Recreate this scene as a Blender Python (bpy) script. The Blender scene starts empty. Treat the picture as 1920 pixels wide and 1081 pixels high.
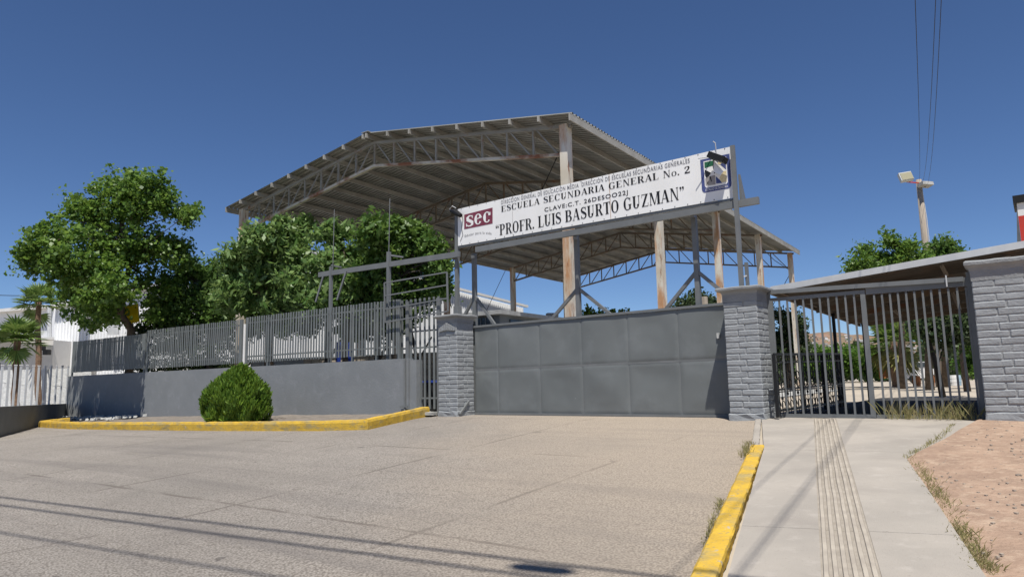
import bpy, bmesh, math, random
import numpy as np
from math import sin, cos, tan, atan2, radians, degrees, pi, sqrt
from mathutils import Vector, Matrix, noise

random.seed(7); rng = np.random.default_rng(7)
sc = bpy.context.scene
col = sc.collection

# ------------------------------------------------------------------ camera, sky, sun, exposure
F = 1310.0; PITCH = 7.85; ROLL = -1.2
cam_d = bpy.data.cameras.new("camera"); cam = bpy.data.objects.new("camera", cam_d); col.objects.link(cam)
RM = (Matrix.Rotation(radians(90 + PITCH), 3, 'X') @ Matrix.Rotation(radians(ROLL), 3, 'Z'))
cam.location = (0, 0, 1.6); cam.rotation_euler = RM.to_euler()
cam_d.sensor_width = 36; cam_d.lens = 36 * F / 1920; cam_d.clip_start = 0.05; cam_d.clip_end = 9000
sc.camera = cam
SUN_EL = 66.5; SHADOW_AZ = -3.0          # shadows run away from the camera, a little to the left
world = bpy.data.worlds.new("World"); sc.world = world; world.use_nodes = True
wn = world.node_tree; bg = wn.nodes['Background']
sky = wn.nodes.new('ShaderNodeTexSky'); sky.sky_type = 'NISHITA'; sky.sun_disc = False
sky.sun_elevation = radians(SUN_EL); sky.sun_rotation = radians(SHADOW_AZ + 180)
sky.altitude = 900; sky.air_density = 0.75; sky.dust_density = 0.25; sky.ozone_density = 5.0
hsv = wn.nodes.new('ShaderNodeHueSaturation'); hsv.inputs['Saturation'].default_value = 1.08; hsv.inputs['Hue'].default_value = .504
wn.links.new(sky.outputs[0], hsv.inputs['Color']); wn.links.new(hsv.outputs[0], bg.inputs['Color']); bg.inputs[1].default_value = 0.08
sun_d = bpy.data.lights.new("sun", 'SUN'); sun_d.energy = 4.5; sun_d.angle = radians(0.53); sun_d.color = (1, .955, .88)
sun = bpy.data.objects.new("sun", sun_d); col.objects.link(sun)
sd = Vector((sin(radians(SHADOW_AZ)) * cos(radians(SUN_EL)), cos(radians(SHADOW_AZ)) * cos(radians(SUN_EL)), -sin(radians(SUN_EL))))
sun.rotation_euler = sd.to_track_quat('-Z', 'Y').to_euler(); sun.location = (0, -10, 40)
sc.view_settings.view_transform = 'Standard'; sc.view_settings.look = 'None'
sc.view_settings.exposure = 0.40; sc.view_settings.gamma = 1.0; sc.view_settings.use_curve_mapping = False

# ------------------------------------------------------------------ surveying helpers
CAM = Vector((0, 0, 1.6))
def ray(x, y): return RM @ Vector((x - 960, 540.5 - y, -F))
def at_depth(x, y, Y): d = ray(x, y); return CAM + d * (Y / d.y)

class Fr:
    """a plan frame: s runs along a line, d runs away from the street"""
    def __init__(self, ox, oy, az):
        self.o = Vector((ox, oy, 0)); a = radians(az); self.az = a
        self.u = Vector((sin(a), cos(a), 0)); self.v = Vector((sin(a + pi / 2), cos(a + pi / 2), 0))
    def p(self, s, d, z): return self.o + self.u * s + self.v * d + Vector((0, 0, z))
    def hit(self, x, y, d=0.0):
        r = ray(x, y); t = (d - (CAM - self.o).dot(self.v)) / r.dot(self.v); P = CAM + r * t
        return (P - self.o).dot(self.u), P.z
    def hits(self, x, y, s=0.0):
        r = ray(x, y); t = (s - (CAM - self.o).dot(self.u)) / r.dot(self.u); P = CAM + r * t
        return (P - self.o).dot(self.v), P.z
    @property
    def rz(self): return pi / 2 - self.az        # local x = s direction
GF = Fr(4.37, 14.64, -53.0)       # line of the gates and pillars
FF = Fr(-2.13, 19.54, -55.0)      # line of the low wall and slat fence
YF = Fr(1.81, 19.58, -55.2)       # the sports court roof

def gz(x, y):
    px, py = x - 4.37, y - 14.64
    w = -(px * GF.v.x + py * GF.v.y); s = px * GF.u.x + py * GF.u.y
    if w < 0: z = 0.8 + 0.004 * min(-w, 150)
    else:
        t = 0.073 * w
        z = 0.8 - t
        k = 0.12
        if z < k: z = max(z, -2.0); z = k * math.exp((z - k) / k) if z > -1 else 0.0
    z -= 0.012 * max(0, min(s - 8, 30))
    return z
def ground(x, y, dz=0.0):
    r = ray(x, y); t = (0.4 - 1.6) / r.z
    for i in range(14):
        P = CAM + r * t; t = (gz(P.x, P.y) + dz - 1.6) / r.z
    P = CAM + r * t
    return Vector((P.x, P.y, gz(P.x, P.y) + dz))

# ------------------------------------------------------------------ object helpers
def tag(o, label=None, cat=None, group=None, kind=None):
    if label: o['label'] = label
    if cat: o['category'] = cat
    if group: o['group'] = group
    if kind: o['kind'] = kind
    return o
def empty(name, loc, rz=0.0, label=None, cat=None, group=None, kind=None):
    o = bpy.data.objects.new(name, None); col.objects.link(o); o.location = loc; o.rotation_euler = (0, 0, rz)
    o.empty_display_size = .2
    return tag(o, label, cat, group, kind)
def mat_of(o):
    M = Matrix.Translation(o.location) @ o.rotation_euler.to_matrix().to_4x4()
    if o.parent: M = mat_of(o.parent) @ M
    return M
class MB:
    def __init__(self): self.v = []; self.f = []; self.mi = []
    def add(self, vs, fs, mi=0):
        n = len(self.v); self.v += [Vector(v) for v in vs]; self.f += [tuple(i + n for i in f) for f in fs]; self.mi += [mi] * len(fs)
        return self
    def quad(self, a, b, c, d, mi=0): return self.add([a, b, c, d], [(0, 1, 2, 3)], mi)
    def obox(self, c, ux, uy, uz, mi=0):
        """box from centre and three half-axis vectors"""
        c, ux, uy, uz = Vector(c), Vector(ux), Vector(uy), Vector(uz)
        vs = [c + ux * i + uy * j + uz * k for k in (-1, 1) for j in (-1, 1) for i in (-1, 1)]
        fs = [(0, 2, 3, 1), (4, 5, 7, 6), (0, 1, 5, 4), (2, 6, 7, 3), (0, 4, 6, 2), (1, 3, 7, 5)]
        if ux.cross(uy).dot(uz) < 0: fs = [f[::-1] for f in fs]
        return self.add(vs, fs, mi)
    def fbox(self, fr, s0, s1, d0, d1, z0, z1, mi=0):
        return self.obox(fr.p((s0 + s1) / 2, (d0 + d1) / 2, (z0 + z1) / 2), fr.u * (s1 - s0) / 2, fr.v * (d1 - d0) / 2, Vector((0, 0, (z1 - z0) / 2)), mi)
    def bar(self, a, b, w, h=None, up=(0, 0, 1), mi=0):
        a, b = Vector(a), Vector(b); h = h or w; d = (b - a); L = d.length
        if L < 1e-6: return self
        d /= L; up = Vector(up)
        if abs(d.dot(up)) > .99: up = GF.v
        x = d.cross(up).normalized(); y = x.cross(d).normalized()
        return self.obox((a + b) / 2, d * L / 2, x * w / 2, y * h / 2, mi)
    def tube(self, pts, rad, n=6, mi=0, cap=True):
        pts = [Vector(p) for p in pts]
        if not hasattr(rad, '__len__'): rad = [rad] * len(pts)
        base = len(self.v); up = Vector((0.31, 0.17, .93)).normalized()
        for i, p in enumerate(pts):
            d = (pts[min(i + 1, len(pts) - 1)] - pts[max(i - 1, 0)]).normalized()
            x = d.cross(up)
            if x.length < .05: x = d.cross(Vector((1, 0, 0)))
            x.normalize(); y = x.cross(d)
            for k in range(n):
                a = 2 * pi * k / n; self.v.append(p + (x * cos(a) + y * sin(a)) * rad[i])
        for i in range(len(pts) - 1):
            for k in range(n):
                a, b = base + i * n + k, base + i * n + (k + 1) % n
                self.f.append((a, b, b + n, a + n)); self.mi.append(mi)
        if cap:
            self.f.append(tuple(base + k for k in range(n))[::-1]); self.mi.append(mi)
            e = base + (len(pts) - 1) * n; self.f.append(tuple(e + k for k in range(n))); self.mi.append(mi)
        return self
    def build(self, name, mats, parent=None, smooth=False, **tg):
        if not isinstance(mats, (list, tuple)): mats = [mats]
        me = bpy.data.meshes.new(name)
        if parent is not None:
            Mi = mat_of(parent).inverted(); vs = [Mi @ v for v in self.v]
        else:
            vs = self.v
        o = bpy.data.objects.new(name, me); col.objects.link(o)
        if parent is not None: o.parent = parent
        else:
            c = Vector((sum(v.x for v in vs) / len(vs), sum(v.y for v in vs) / len(vs), min(v.z for v in vs)))
            vs = [v - c for v in vs]; o.location = c
        me.from_pydata([tuple(v) for v in vs], [], self.f)
        for m in mats: me.materials.append(m)
        if len(mats) > 1: me.polygons.foreach_set('material_index', self.mi)
        if smooth: me.polygons.foreach_set('use_smooth', [True] * len(me.polygons))
        me.update()
        return tag(o, **tg)
def place(name, me, parent, loc, rz=0.0, scale=None, rot=None, **tg):
    """an object sharing mesh data, located in the parent's own frame"""
    o = bpy.data.objects.new(name, me); col.objects.link(o); o.parent = parent; o.location = loc
    o.rotation_euler = rot if rot else (0, 0, rz)
    if scale: o.scale = scale
    return tag(o, **tg)
def bevel_mesh(name, mb, mat, w=0.01, seg=1, sub=0, jitter=0, seed=0):
    """a reusable mesh, its edges rounded"""
    bm = bmesh.new(); vs = [bm.verts.new(v) for v in mb.v]
    for f in mb.f: bm.faces.new([vs[i] for i in f])
    bmesh.ops.bevel(bm, geom=bm.edges[:], offset=w, segments=seg, affect='EDGES', profile=.6)
    if sub: bmesh.ops.subdivide_edges(bm, edges=bm.edges[:], cuts=sub, use_grid_fill=True)
    if jitter:
        for v in bm.verts:
            n = noise.noise_vector(v.co * 9 + Vector((seed * 7.1, seed * 3.3, 0))); v.co += n * jitter
    me = bpy.data.meshes.new(name); bm.to_mesh(me); bm.free(); me.materials.append(mat)
    return me

# ------------------------------------------------------------------ materials
def mat(name, c1, c2=None, scale=3.0, rough=.8, metal=0.0, bump=0.0, bscale=40.0, detail=6, extra=None, spec=.3, stretch=None, f0=.35, f1=.65):
    m = bpy.data.materials.new(name); m.use_nodes = True; nt = m.node_tree; b = nt.nodes['Principled BSDF']
    b.inputs['Roughness'].default_value = rough; b.inputs['Metallic'].default_value = metal; b.inputs['Specular IOR Level'].default_value = spec
    geo = nt.nodes.new('ShaderNodeNewGeometry'); vec = geo.outputs['Position']
    if stretch:
        mp = nt.nodes.new('ShaderNodeMapping'); mp.inputs['Scale'].default_value = stretch; nt.links.new(vec, mp.inputs[0]); vec = mp.outputs[0]
    last = None
    if c2 is not None:
        n = nt.nodes.new('ShaderNodeTexNoise'); n.inputs['Scale'].default_value = scale; n.inputs['Detail'].default_value = detail; nt.links.new(vec, n.inputs['Vector'])
        r = nt.nodes.new('ShaderNodeMapRange'); r.inputs[1].default_value = f0; r.inputs[2].default_value = f1; nt.links.new(n.outputs[0], r.inputs[0])
        mx = nt.nodes.new('ShaderNodeMix'); mx.data_type = 'RGBA'; mx.inputs[6].default_value = (*c1, 1); mx.inputs[7].default_value = (*c2, 1)
        nt.links.new(r.outputs[0], mx.inputs[0]); last = mx.outputs[2]
    else:
        rgb = nt.nodes.new('ShaderNodeRGB'); rgb.outputs[0].default_value = (*c1, 1); last = rgb.outputs[0]
    for e in (extra or []):    # (colour, scale, lo, hi, amount, stretch)
        c, s, lo, hi, amt = e[:5]; v2 = geo.outputs['Position']
        mp = nt.nodes.new('ShaderNodeMapping'); mp.inputs['Location'].default_value = (s * 1.7, 3.1, s)
        mp.inputs['Scale'].default_value = e[5] if len(e) > 5 else (1, 1, 1)
        nt.links.new(v2, mp.inputs[0])
        n = nt.nodes.new('ShaderNodeTexNoise'); n.inputs['Scale'].default_value = s; n.inputs['Detail'].default_value = 8; n.inputs['Roughness'].default_value = .62
        nt.links.new(mp.outputs[0], n.inputs['Vector'])
        r = nt.nodes.new('ShaderNodeMapRange'); r.inputs[1].default_value = lo; r.inputs[2].default_value = hi; r.inputs[4].default_value = amt; nt.links.new(n.outputs[0], r.inputs[0])
        mx = nt.nodes.new('ShaderNodeMix'); mx.data_type = 'RGBA'; mx.inputs[7].default_value = (*c, 1)
        nt.links.new(r.outputs[0], mx.inputs[0]); nt.links.new(last, mx.inputs[6]); last = mx.outputs[2]
    nt.links.new(last, b.inputs['Base Color'])
    if bump:
        n = nt.nodes.new('ShaderNodeTexNoise'); n.inputs['Scale'].default_value = bscale; n.inputs['Detail'].default_value = 5; nt.links.new(geo.outputs['Position'], n.inputs['Vector'])
        bp = nt.nodes.new('ShaderNodeBump'); bp.inputs['Strength'].default_value = bump; bp.inputs['Distance'].default_value = .02
        nt.links.new(n.outputs[0], bp.inputs['Height']); nt.links.new(bp.outputs[0], b.inputs['Normal'])
    return m
def leafmat(name, a, b_, trans=.35, rough=.5):
    m = bpy.data.materials.new(name); m.use_nodes = True; nt = m.node_tree; b = nt.nodes['Principled BSDF']
    geo = nt.nodes.new('ShaderNodeNewGeometry')
    mx = nt.nodes.new('ShaderNodeMix'); mx.data_type = 'RGBA'; mx.inputs[6].default_value = (*a, 1); mx.inputs[7].default_value = (*b_, 1)
    nt.links.new(geo.outputs['Random Per Island'], mx.inputs[0]); nt.links.new(mx.outputs[2], b.inputs['Base Color'])
    b.inputs['Roughness'].default_value = rough; b.inputs['Specular IOR Level'].default_value = .4
    tr = nt.nodes.new('ShaderNodeBsdfTranslucent'); hs = nt.nodes.new('ShaderNodeHueSaturation'); hs.inputs['Value'].default_value = 1.5; hs.inputs['Hue'].default_value = .485
    nt.links.new(mx.outputs[2], hs.inputs['Color']); nt.links.new(hs.outputs[0], tr.inputs[0])
    ms = nt.nodes.new('ShaderNodeMixShader'); ms.inputs[0].default_value = trans
    nt.links.new(b.outputs[0], ms.inputs[1]); nt.links.new(tr.outputs[0], ms.inputs[2]); nt.links.new(ms.outputs[0], nt.nodes['Material Output'].inputs[0])
    return m
M = {}
RUST = (.22, .07, .02)
M['wall'] = mat('grey_wall_paint', (.226, .238, .246), (.20, .212, .22), 1.2, .75, bump=.25, bscale=18, extra=[((.30, .31, .33), 3, .55, .75, .5), ((.17, .18, .19), .7, .5, .8, .5)])
M['wall_dark'] = mat('dark_wall_paint', (.19, .20, .20), (.16, .168, .168), 1.5, .7, bump=.2, extra=[((.15, .16, .165), 2.2, .58, .7, .5, (1, 1, .3))])
M['brick'] = mat('grey_brick_paint', (.30, .315, .325), (.262, .277, .287), 6, .7, bump=.45, bscale=24, extra=[((.42, .43, .45), 30, .62, .75, .6), ((.16, .17, .18), 14, .64, .75, .5)])
M['mortar'] = mat('grey_mortar_paint', (.31, .322, .328), (.26, .27, .276), 20, .8, bump=.8, bscale=60)
M['cap'] = mat('grey_cap_paint', (.26, .268, .272), (.22, .228, .232), 4, .75, bump=.6, bscale=30, extra=[((.38, .39, .39), 22, .66, .74, .7)])
M['steel'] = mat('grey_steel_paint', (.165, .173, .176), (.14, .148, .15), 3, .5, bump=.05, extra=[((.1, .105, .11), 9, .62, .75, .6)], spec=.4)
M['slat'] = mat('fence_slat_paint', (.165, .178, .177), (.135, .148, .148), 2.2, .5, spec=.4, extra=[((.28, .29, .29), 12, .66, .75, .5)])
M['gate'] = mat('gate_sheet_paint', (.155, .168, .168), (.138, .15, .15), .9, .48, spec=.35, extra=[((.20, .215, .22), 1.3, .5, .72, .6), ((.14, .15, .15), 5, .62, .8, .5, (1, 1, .35)), ((.30, .31, .31), 6, .69, .75, .6)])
M['white_scuff'] = mat('white_scuff', (.6, .6, .58), (.3, .31, .31), 14, .7)
M['sheet'] = mat('galvanised_roof_sheet', (.32, .32, .30), (.23, .23, .21), .8, .55, spec=.4, extra=[((.22, .17, .11), 1.7, .56, .75, .5), ((.44, .44, .42), 3, .6, .8, .5)])
M['old_sheet'] = mat('brown_stained_sheet', (.17, .145, .12), (.12, .10, .08), 1.1, .6, extra=[((.2, .11, .06), 2.4, .52, .7, .7)])
M['purlin'] = mat('purlin_steel', (.38, .37, .34), (.28, .27, .24), 1.4, .6, extra=[((.25, .15, .08), 3, .62, .75, .5)])
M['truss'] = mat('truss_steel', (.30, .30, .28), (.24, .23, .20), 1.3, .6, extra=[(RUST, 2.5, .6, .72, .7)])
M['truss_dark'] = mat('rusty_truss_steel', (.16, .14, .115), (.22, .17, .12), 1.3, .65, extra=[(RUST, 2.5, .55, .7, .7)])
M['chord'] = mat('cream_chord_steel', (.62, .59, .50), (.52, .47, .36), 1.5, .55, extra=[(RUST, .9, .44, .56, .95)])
M['column'] = mat('rusty_cream_column', (.68, .65, .57), (.56, .5, .4), 1.0, .6, extra=[((.46, .23, .10), 1.7, .47, .63, .9, (1.5, 1.5, .35)), (RUST, 5, .57, .68, .9, (1.5, 1.5, .3))])
M['column_top'] = mat('grey_column_steel', (.22, .235, .25), (.17, .18, .19), 2, .6)
M['sign'] = mat('white_sign_sheet', (.82, .82, .81), (.77, .77, .75), 1.5, .5, extra=[((.55, .46, .34), 6, .66, .74, .6), ((.4, .22, .1), 12, .735, .76, .8)])
M['black'] = mat('black_print', (.012, .012, .014), None, rough=.5)
M['print_grey'] = mat('faded_print', (.10, .105, .12), (.3, .3, .32), 25, rough=.6)
M['maroon'] = mat('maroon_print', (.16, .03, .055), (.22, .06, .09), 12, .6)
M['blue'] = mat('crest_blue_print', (.05, .07, .20), (.08, .10, .26), 18, .6)
M['greenp'] = mat('crest_green_print', (.02, .12, .06), None, rough=.6)
M['creamp'] = mat('crest_cream_print', (.62, .52, .3), (.7, .62, .42), 20, .6)
M['greyp'] = mat('crest_grey_print', (.30, .28, .27), (.36, .34, .32), 8, .6)
M['yellow'] = mat('yellow_kerb_paint', (.60, .385, .045), (.50, .32, .045), 4, .75, bump=.6, bscale=30, extra=[((.33, .27, .13), 2.4, .50, .64, .8, (1, 1, 2.5)), ((.25, .21, .13), 22, .56, .66, .8), ((.10, .09, .07), 1.1, .58, .75, .5), ((.42, .38, .31), 6, .66, .70, .85)])
M['walk'] = mat('sidewalk_concrete', (.375, .34, .295), (.315, .288, .252), 1.1, .9, bump=.35, bscale=90, extra=[((.45, .41, .365), 5, .55, .75, .5), ((.24, .215, .19), 1.3, .50, .74, .45), ((.25, .225, .2), 38, .58, .70, .45), ((.16, .14, .12), 7, .70, .72, .8, (1, 2.2, 1))])
M['tactile'] = mat('tactile_concrete', (.42, .375, .31), (.34, .30, .25), 5, .9, bump=.4, bscale=70, extra=[((.13, .115, .1), 26, .69, .72, .85)])
M['groove'] = mat('groove_concrete', (.34, .305, .26), (.28, .25, .21), 9, .9, bump=.5, bscale=70)
M['strip'] = mat('grey_brown_soil', (.22, .19, .16), (.15, .13, .11), 5, .95, bump=1, bscale=20, extra=[((.36, .33, .29), 18, .6, .7, .8)])
M['concrete'] = mat('weathered_concrete', (.42, .42, .40), (.30, .30, .29), 3, .9, bump=.5, bscale=20)
M['block'] = mat('block_wall', (.42, .36, .29), (.33, .28, .23), 2, .9, bump=.4)
M['dirt'] = mat('reddish_dirt', (.38, .265, .19), (.29, .20, .145), 2.2, .95, bump=1.0, bscale=28, extra=[((.44, .33, .24), 7, .5, .66, .8), ((.22, .145, .10), 11, .54, .70, .6), ((.24, .15, .10), 30, .62, .7, .7), ((.5, .42, .34), 45, .66, .72, .6)])
M['sand'] = mat('pale_schoolyard_sand', (.44, .385, .31), (.37, .325, .265), .25, .95, bump=.5, bscale=8, extra=[((.34, .28, .21), 1.1, .55, .7, .6)])
M['white_wall'] = mat('white_corrugated_wall', (.82, .83, .84), (.77, .78, .79), 1, .6)
M['white_plaster'] = mat('white_plaster', (.72, .71, .69), (.66, .65, .63), 1.5, .8, bump=.3)
M['white_stone'] = mat('white_stone_paint', (.72, .72, .70), (.6, .6, .58), 8, .85, bump=1, bscale=10)
M['picket'] = mat('pale_picket_paint', (.56, .57, .57), (.48, .49, .50), 4, .6)
M['yellow_sheet'] = mat('yellow_sheet', (.80, .60, .01), (.74, .54, .01), 3, .5)
M['iron'] = mat('black_wrought_iron', (.012, .012, .012), None, rough=.5)
M['blue_steel'] = mat('blue_post_paint', (.02, .05, .28), None, rough=.5)
M['bark'] = mat('tree_bark', (.13, .10, .075), (.07, .055, .04), 6, .9, bump=1, bscale=20)
M['bark_dark'] = mat('dark_bark', (.035, .03, .025), (.06, .05, .04), 6, .9, bump=1, bscale=20)
M['palmbark'] = mat('palm_bark', (.26, .17, .11), (.16, .10, .07), 8, .9, bump=1, bscale=14, stretch=(1, 1, 3))
M['orange'] = mat('orange_paint', (.55, .2, .06), (.48, .18, .07), 4, .6)
M['red'] = mat('red_paint', (.50, .045, .03), (.45, .05, .035), 2, .5)
M['shade_asphalt'] = mat('shade_dark_asphalt', (.05, .05, .05), (.035, .035, .036), 3, .9, bump=.5, bscale=60)  # darkened to carry the shade under the carport canopy
M['hill'] = mat('dry_hill', (.27, .165, .115), (.16, .13, .085), .012, .95, extra=[((.09, .10, .05), .05, .52, .62, .8)])
M['wood'] = mat('grey_wood_pole', (.36, .31, .25), (.27, .23, .19), 5, .9, stretch=(3, 3, .3))
M['lampface'] = mat('lamp_glass', (.34, .32, .22), None, rough=.3)
M['glass'] = mat('dark_glass', (.03, .04, .05), None, rough=.1, spec=.6)
M['bluewhite'] = mat('pale_blue_paint', (.3, .42, .5), None, rough=.6)
M['lf_cotton'] = leafmat('cottonwood_leaves', (.05, .115, .016), (.17, .28, .05), .38, .42)
M['lf_narrow'] = leafmat('narrow_pale_leaves', (.065, .145, .03), (.21, .31, .10), .35, .45)
M['lf_mid'] = leafmat('mid_green_leaves', (.05, .115, .02), (.13, .22, .045), .35, .5)
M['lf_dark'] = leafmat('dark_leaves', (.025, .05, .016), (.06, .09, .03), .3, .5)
M['lf_thuja'] = leafmat('thuja_sprays', (.06, .135, .012), (.155, .25, .025), .25, .6)
M['lf_palm'] = leafmat('palm_leaves', (.09, .17, .035), (.21, .29, .08), .25, .45)
M['lf_palmy'] = leafmat('yellow_palm_leaves', (.16, .18, .05), (.28, .26, .09), .3, .5)
M['lf_hedge'] = leafmat('bright_hedge_leaves', (.05, .13, .015), (.12, .22, .035), .4, .5)
M['grass'] = leafmat('grass_blades', (.20, .21, .07), (.42, .36, .19), .3, .7)

# pavement: coarse aggregate, cut joints, sandier towards the sidewalk
def pave_mat():
    m = bpy.data.materials.new('exposed_aggregate_pavement'); m.use_nodes = True; nt = m.node_tree; L = nt.links; N = nt.nodes.new
    b = nt.nodes['Principled BSDF']; b.inputs['Roughness'].default_value = .92; b.inputs['Specular IOR Level'].default_value = .2
    geo = N('ShaderNodeNewGeometry')
    mp = N('ShaderNodeMapping'); mp.vector_type = 'POINT'; L.new(geo.outputs['Position'], mp.inputs[0]); mp.inputs['Rotation'].default_value = (0, 0, radians(37))
    def noise_(s, det=6, ro=.55, v=None, dist=0):
        n = N('ShaderNodeTexNoise'); n.inputs['Scale'].default_value = s; n.inputs['Detail'].default_value = det; n.inputs['Roughness'].default_value = ro; n.inputs['Distortion'].default_value = dist
        L.new(v or geo.outputs['Position'], n.inputs['Vector']); return n.outputs[0]
    def rng_(v, a, b_, c=0, d=1):
        r = N('ShaderNodeMapRange'); r.inputs[1].default_value = a; r.inputs[2].default_value = b_; r.inputs[3].default_value = c; r.inputs[4].default_value = d; L.new(v, r.inputs[0]); return r.outputs[0]
    def mix(f, a, b_):
        x = N('ShaderNodeMix'); x.data_type = 'RGBA'
        if isinstance(a, tuple): x.inputs[6].default_value = (*a, 1)
        else: L.new(a, x.inputs[6])
        if isinstance(b_, tuple): x.inputs[7].default_value = (*b_, 1)
        else: L.new(b_, x.inputs[7])
        L.new(f, x.inputs[0]); return x.outputs[2]
    base = mix(rng_(noise_(.35), .35, .65), (.41, .375, .335), (.35, .32, .285))
    # sandy beige concrete towards +x (near the walk)
    sep = N('ShaderNodeSeparateXYZ'); L.new(mp.outputs[0], sep.inputs[0])
    n2 = noise_(.5, 4)
    ad = N('ShaderNodeMath'); ad.operation = 'MULTIPLY_ADD'; L.new(n2, ad.inputs[0]); ad.inputs[1].default_value = 2.6; sw_ = N('ShaderNodeSeparateXYZ'); L.new(geo.outputs['Position'], sw_.inputs[0]); L.new(sw_.outputs['X'], ad.inputs[2])
    base = mix(rng_(ad.outputs[0], -1.2, 3.6, 0, .95), base, (.50, .42, .33))
    vor = N('ShaderNodeTexVoronoi'); vor.inputs['Scale'].default_value = 42; L.new(geo.outputs['Position'], vor.inputs['Vector'])
    base = mix(rng_(vor.outputs['Distance'], .28, .74, 0, .76), base, (.13, .112, .095))
    base = mix(rng_(noise_(140, 3), .58, .72, 0, .6), base, (.60, .54, .47))
    base = mix(rng_(noise_(33, 4), .60, .70, 0, .5), base, (.13, .11, .10))
    base = mix(rng_(noise_(.8, 8, .65, dist=.6), .52, .76, 0, .42), base, (.17, .155, .14))
    base = mix(rng_(noise_(.23, 3, .5), .50, .66, 0, .35), base, (.21, .195, .175))
    spots = noise_(3.1, 2, .4); base = mix(rng_(spots, .74, .77, 0, .6), base, (.09, .08, .075))
    # faint tyre smears running with the drive
    mp2 = N('ShaderNodeMapping'); L.new(mp.outputs[0], mp2.inputs[0]); mp2.inputs['Scale'].default_value = (.10, 1.6, 1)
    base = mix(rng_(noise_(1.0, 5, .5, mp2.outputs[0]), .52, .70, 0, .5), base, (.17, .155, .145))
    # cut joints every 3.2 m by 4.3 m
    def joint(out, per, off):
        a = N('ShaderNodeMath'); a.operation = 'ADD'; L.new(out, a.inputs[0]); a.inputs[1].default_value = 100 + off
        w = noise_(1.1, 5); w2 = N('ShaderNodeMath'); w2.operation = 'MULTIPLY_ADD'; L.new(w, w2.inputs[0]); w2.inputs[1].default_value = .06; L.new(a.outputs[0], w2.inputs[2])
        p = N('ShaderNodeMath'); p.operation = 'PINGPONG'; L.new(w2.outputs[0], p.inputs[0]); p.inputs[1].default_value = per / 2
        return rng_(p.outputs[0], .014, .045, 1, 0)
    j1 = joint(sep.outputs['X'], 3.3, .9); j2 = joint(sep.outputs['Y'], 4.4, .3)
    mxj = N('ShaderNodeMath'); mxj.operation = 'MAXIMUM'; L.new(j1, mxj.inputs[0]); L.new(j2, mxj.inputs[1])
    brk = rng_(noise_(.7, 3), .44, .60, .05, .7); mj = N('ShaderNodeMath'); mj.operation = 'MULTIPLY'; L.new(mxj.outputs[0], mj.inputs[0]); L.new(brk, mj.inputs[1])
    base = mix(mj.outputs[0], base, (.13, .11, .095))
    base = mix(rng_(ad.outputs[0], -.5, 3.6, 0, .5), base, (.43, .36, .285))
    L.new(base, b.inputs['Base Color'])
    bp = N('ShaderNodeBump'); bp.inputs['Strength'].default_value = 1.0; bp.inputs['Distance'].default_value = .02
    hs = N('ShaderNodeMath'); hs.operation = 'SUBTRACT'; L.new(noise_(70, 5, .65), hs.inputs[0]); L.new(rng_(vor.outputs['Distance'], .2, .8, 0, .5), hs.inputs[1])
    L.new(hs.outputs[0], bp.inputs['Height']); L.new(bp.outputs[0], b.inputs['Normal'])
    return m
M['pave'] = pave_mat()

# ------------------------------------------------------------------ SETTING: ground
def sheet(name, poly, dz, material, res=0.7, skirt=0.0, **tg):
    bm = bmesh.new(); bm.faces.new([bm.verts.new((p[0], p[1], 0)) for p in poly])
    xs = [p[0] for p in poly]; ys = [p[1] for p in poly]
    for ax, lo, hi in ((0, min(xs), max(xs)), (1, min(ys), max(ys))):
        k = math.floor(lo / res) * res + res
        while k < hi:
            co = [0, 0, 0]; no = [0, 0, 0]; co[ax] = k; no[ax] = 1
            bmesh.ops.bisect_plane(bm, geom=bm.verts[:] + bm.edges[:] + bm.faces[:], plane_co=co, plane_no=no); k += res
    for v in bm.verts: v.co.z = gz(v.co.x, v.co.y) + (dz(v.co.x, v.co.y) if callable(dz) else dz)
    bm.normal_update()
    for f in bm.faces:
        if f.normal.z < 0: f.normal_flip()
    if skirt:
        be = [e for e in bm.edges if e.is_boundary]
        r = bmesh.ops.extrude_edge_only(bm, edges=be)
        for v in [g for g in r['geom'] if isinstance(g, bmesh.types.BMVert)]: v.co.z -= skirt
    me = bpy.data.meshes.new(name); bm.to_mesh(me); bm.free(); me.materials.append(material)
    o = bpy.data.objects.new(name, me); col.objects.link(o)
    return tag(o, **tg)

# terrain: fine near, reaching the horizon
def axis(a, b, fine, far):
    r = list(np.arange(a, b + .01, fine)); k = fine
    lo, hi = a, b
    while hi < far: k *= 1.5; hi += k; r.append(hi)
    k = fine
    while lo > -far: k *= 1.5; lo -= k; r.append(lo)
    return sorted(r)
XS = axis(-34, 40, 1.0, 3000); YS = axis(-12, 72, 1.0, 3500)
tv = [(x, y, gz(x, y) - .03) for y in YS for x in XS]; nx = len(XS)
tf = [(j * nx + i, j * nx + i + 1, (j + 1) * nx + i + 1, (j + 1) * nx + i) for j in range(len(YS) - 1) for i in range(nx - 1)]
me = bpy.data.meshes.new('ground'); me.from_pydata(tv, [], tf); me.materials.append(M['sand'])
o = bpy.data.objects.new('ground', me); col.objects.link(o); tag(o, kind='structure')

kl0 = ground(1303, 1078); kl1 = ground(1408, 842); kr0 = ground(1365, 1078, .05); kr1 = ground(1432, 842, .03)
pill = GF.p(-.02, -.05, 0)
kd = (kl1 - kl0).normalized()
kback = kl0 - kd * 14
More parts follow.
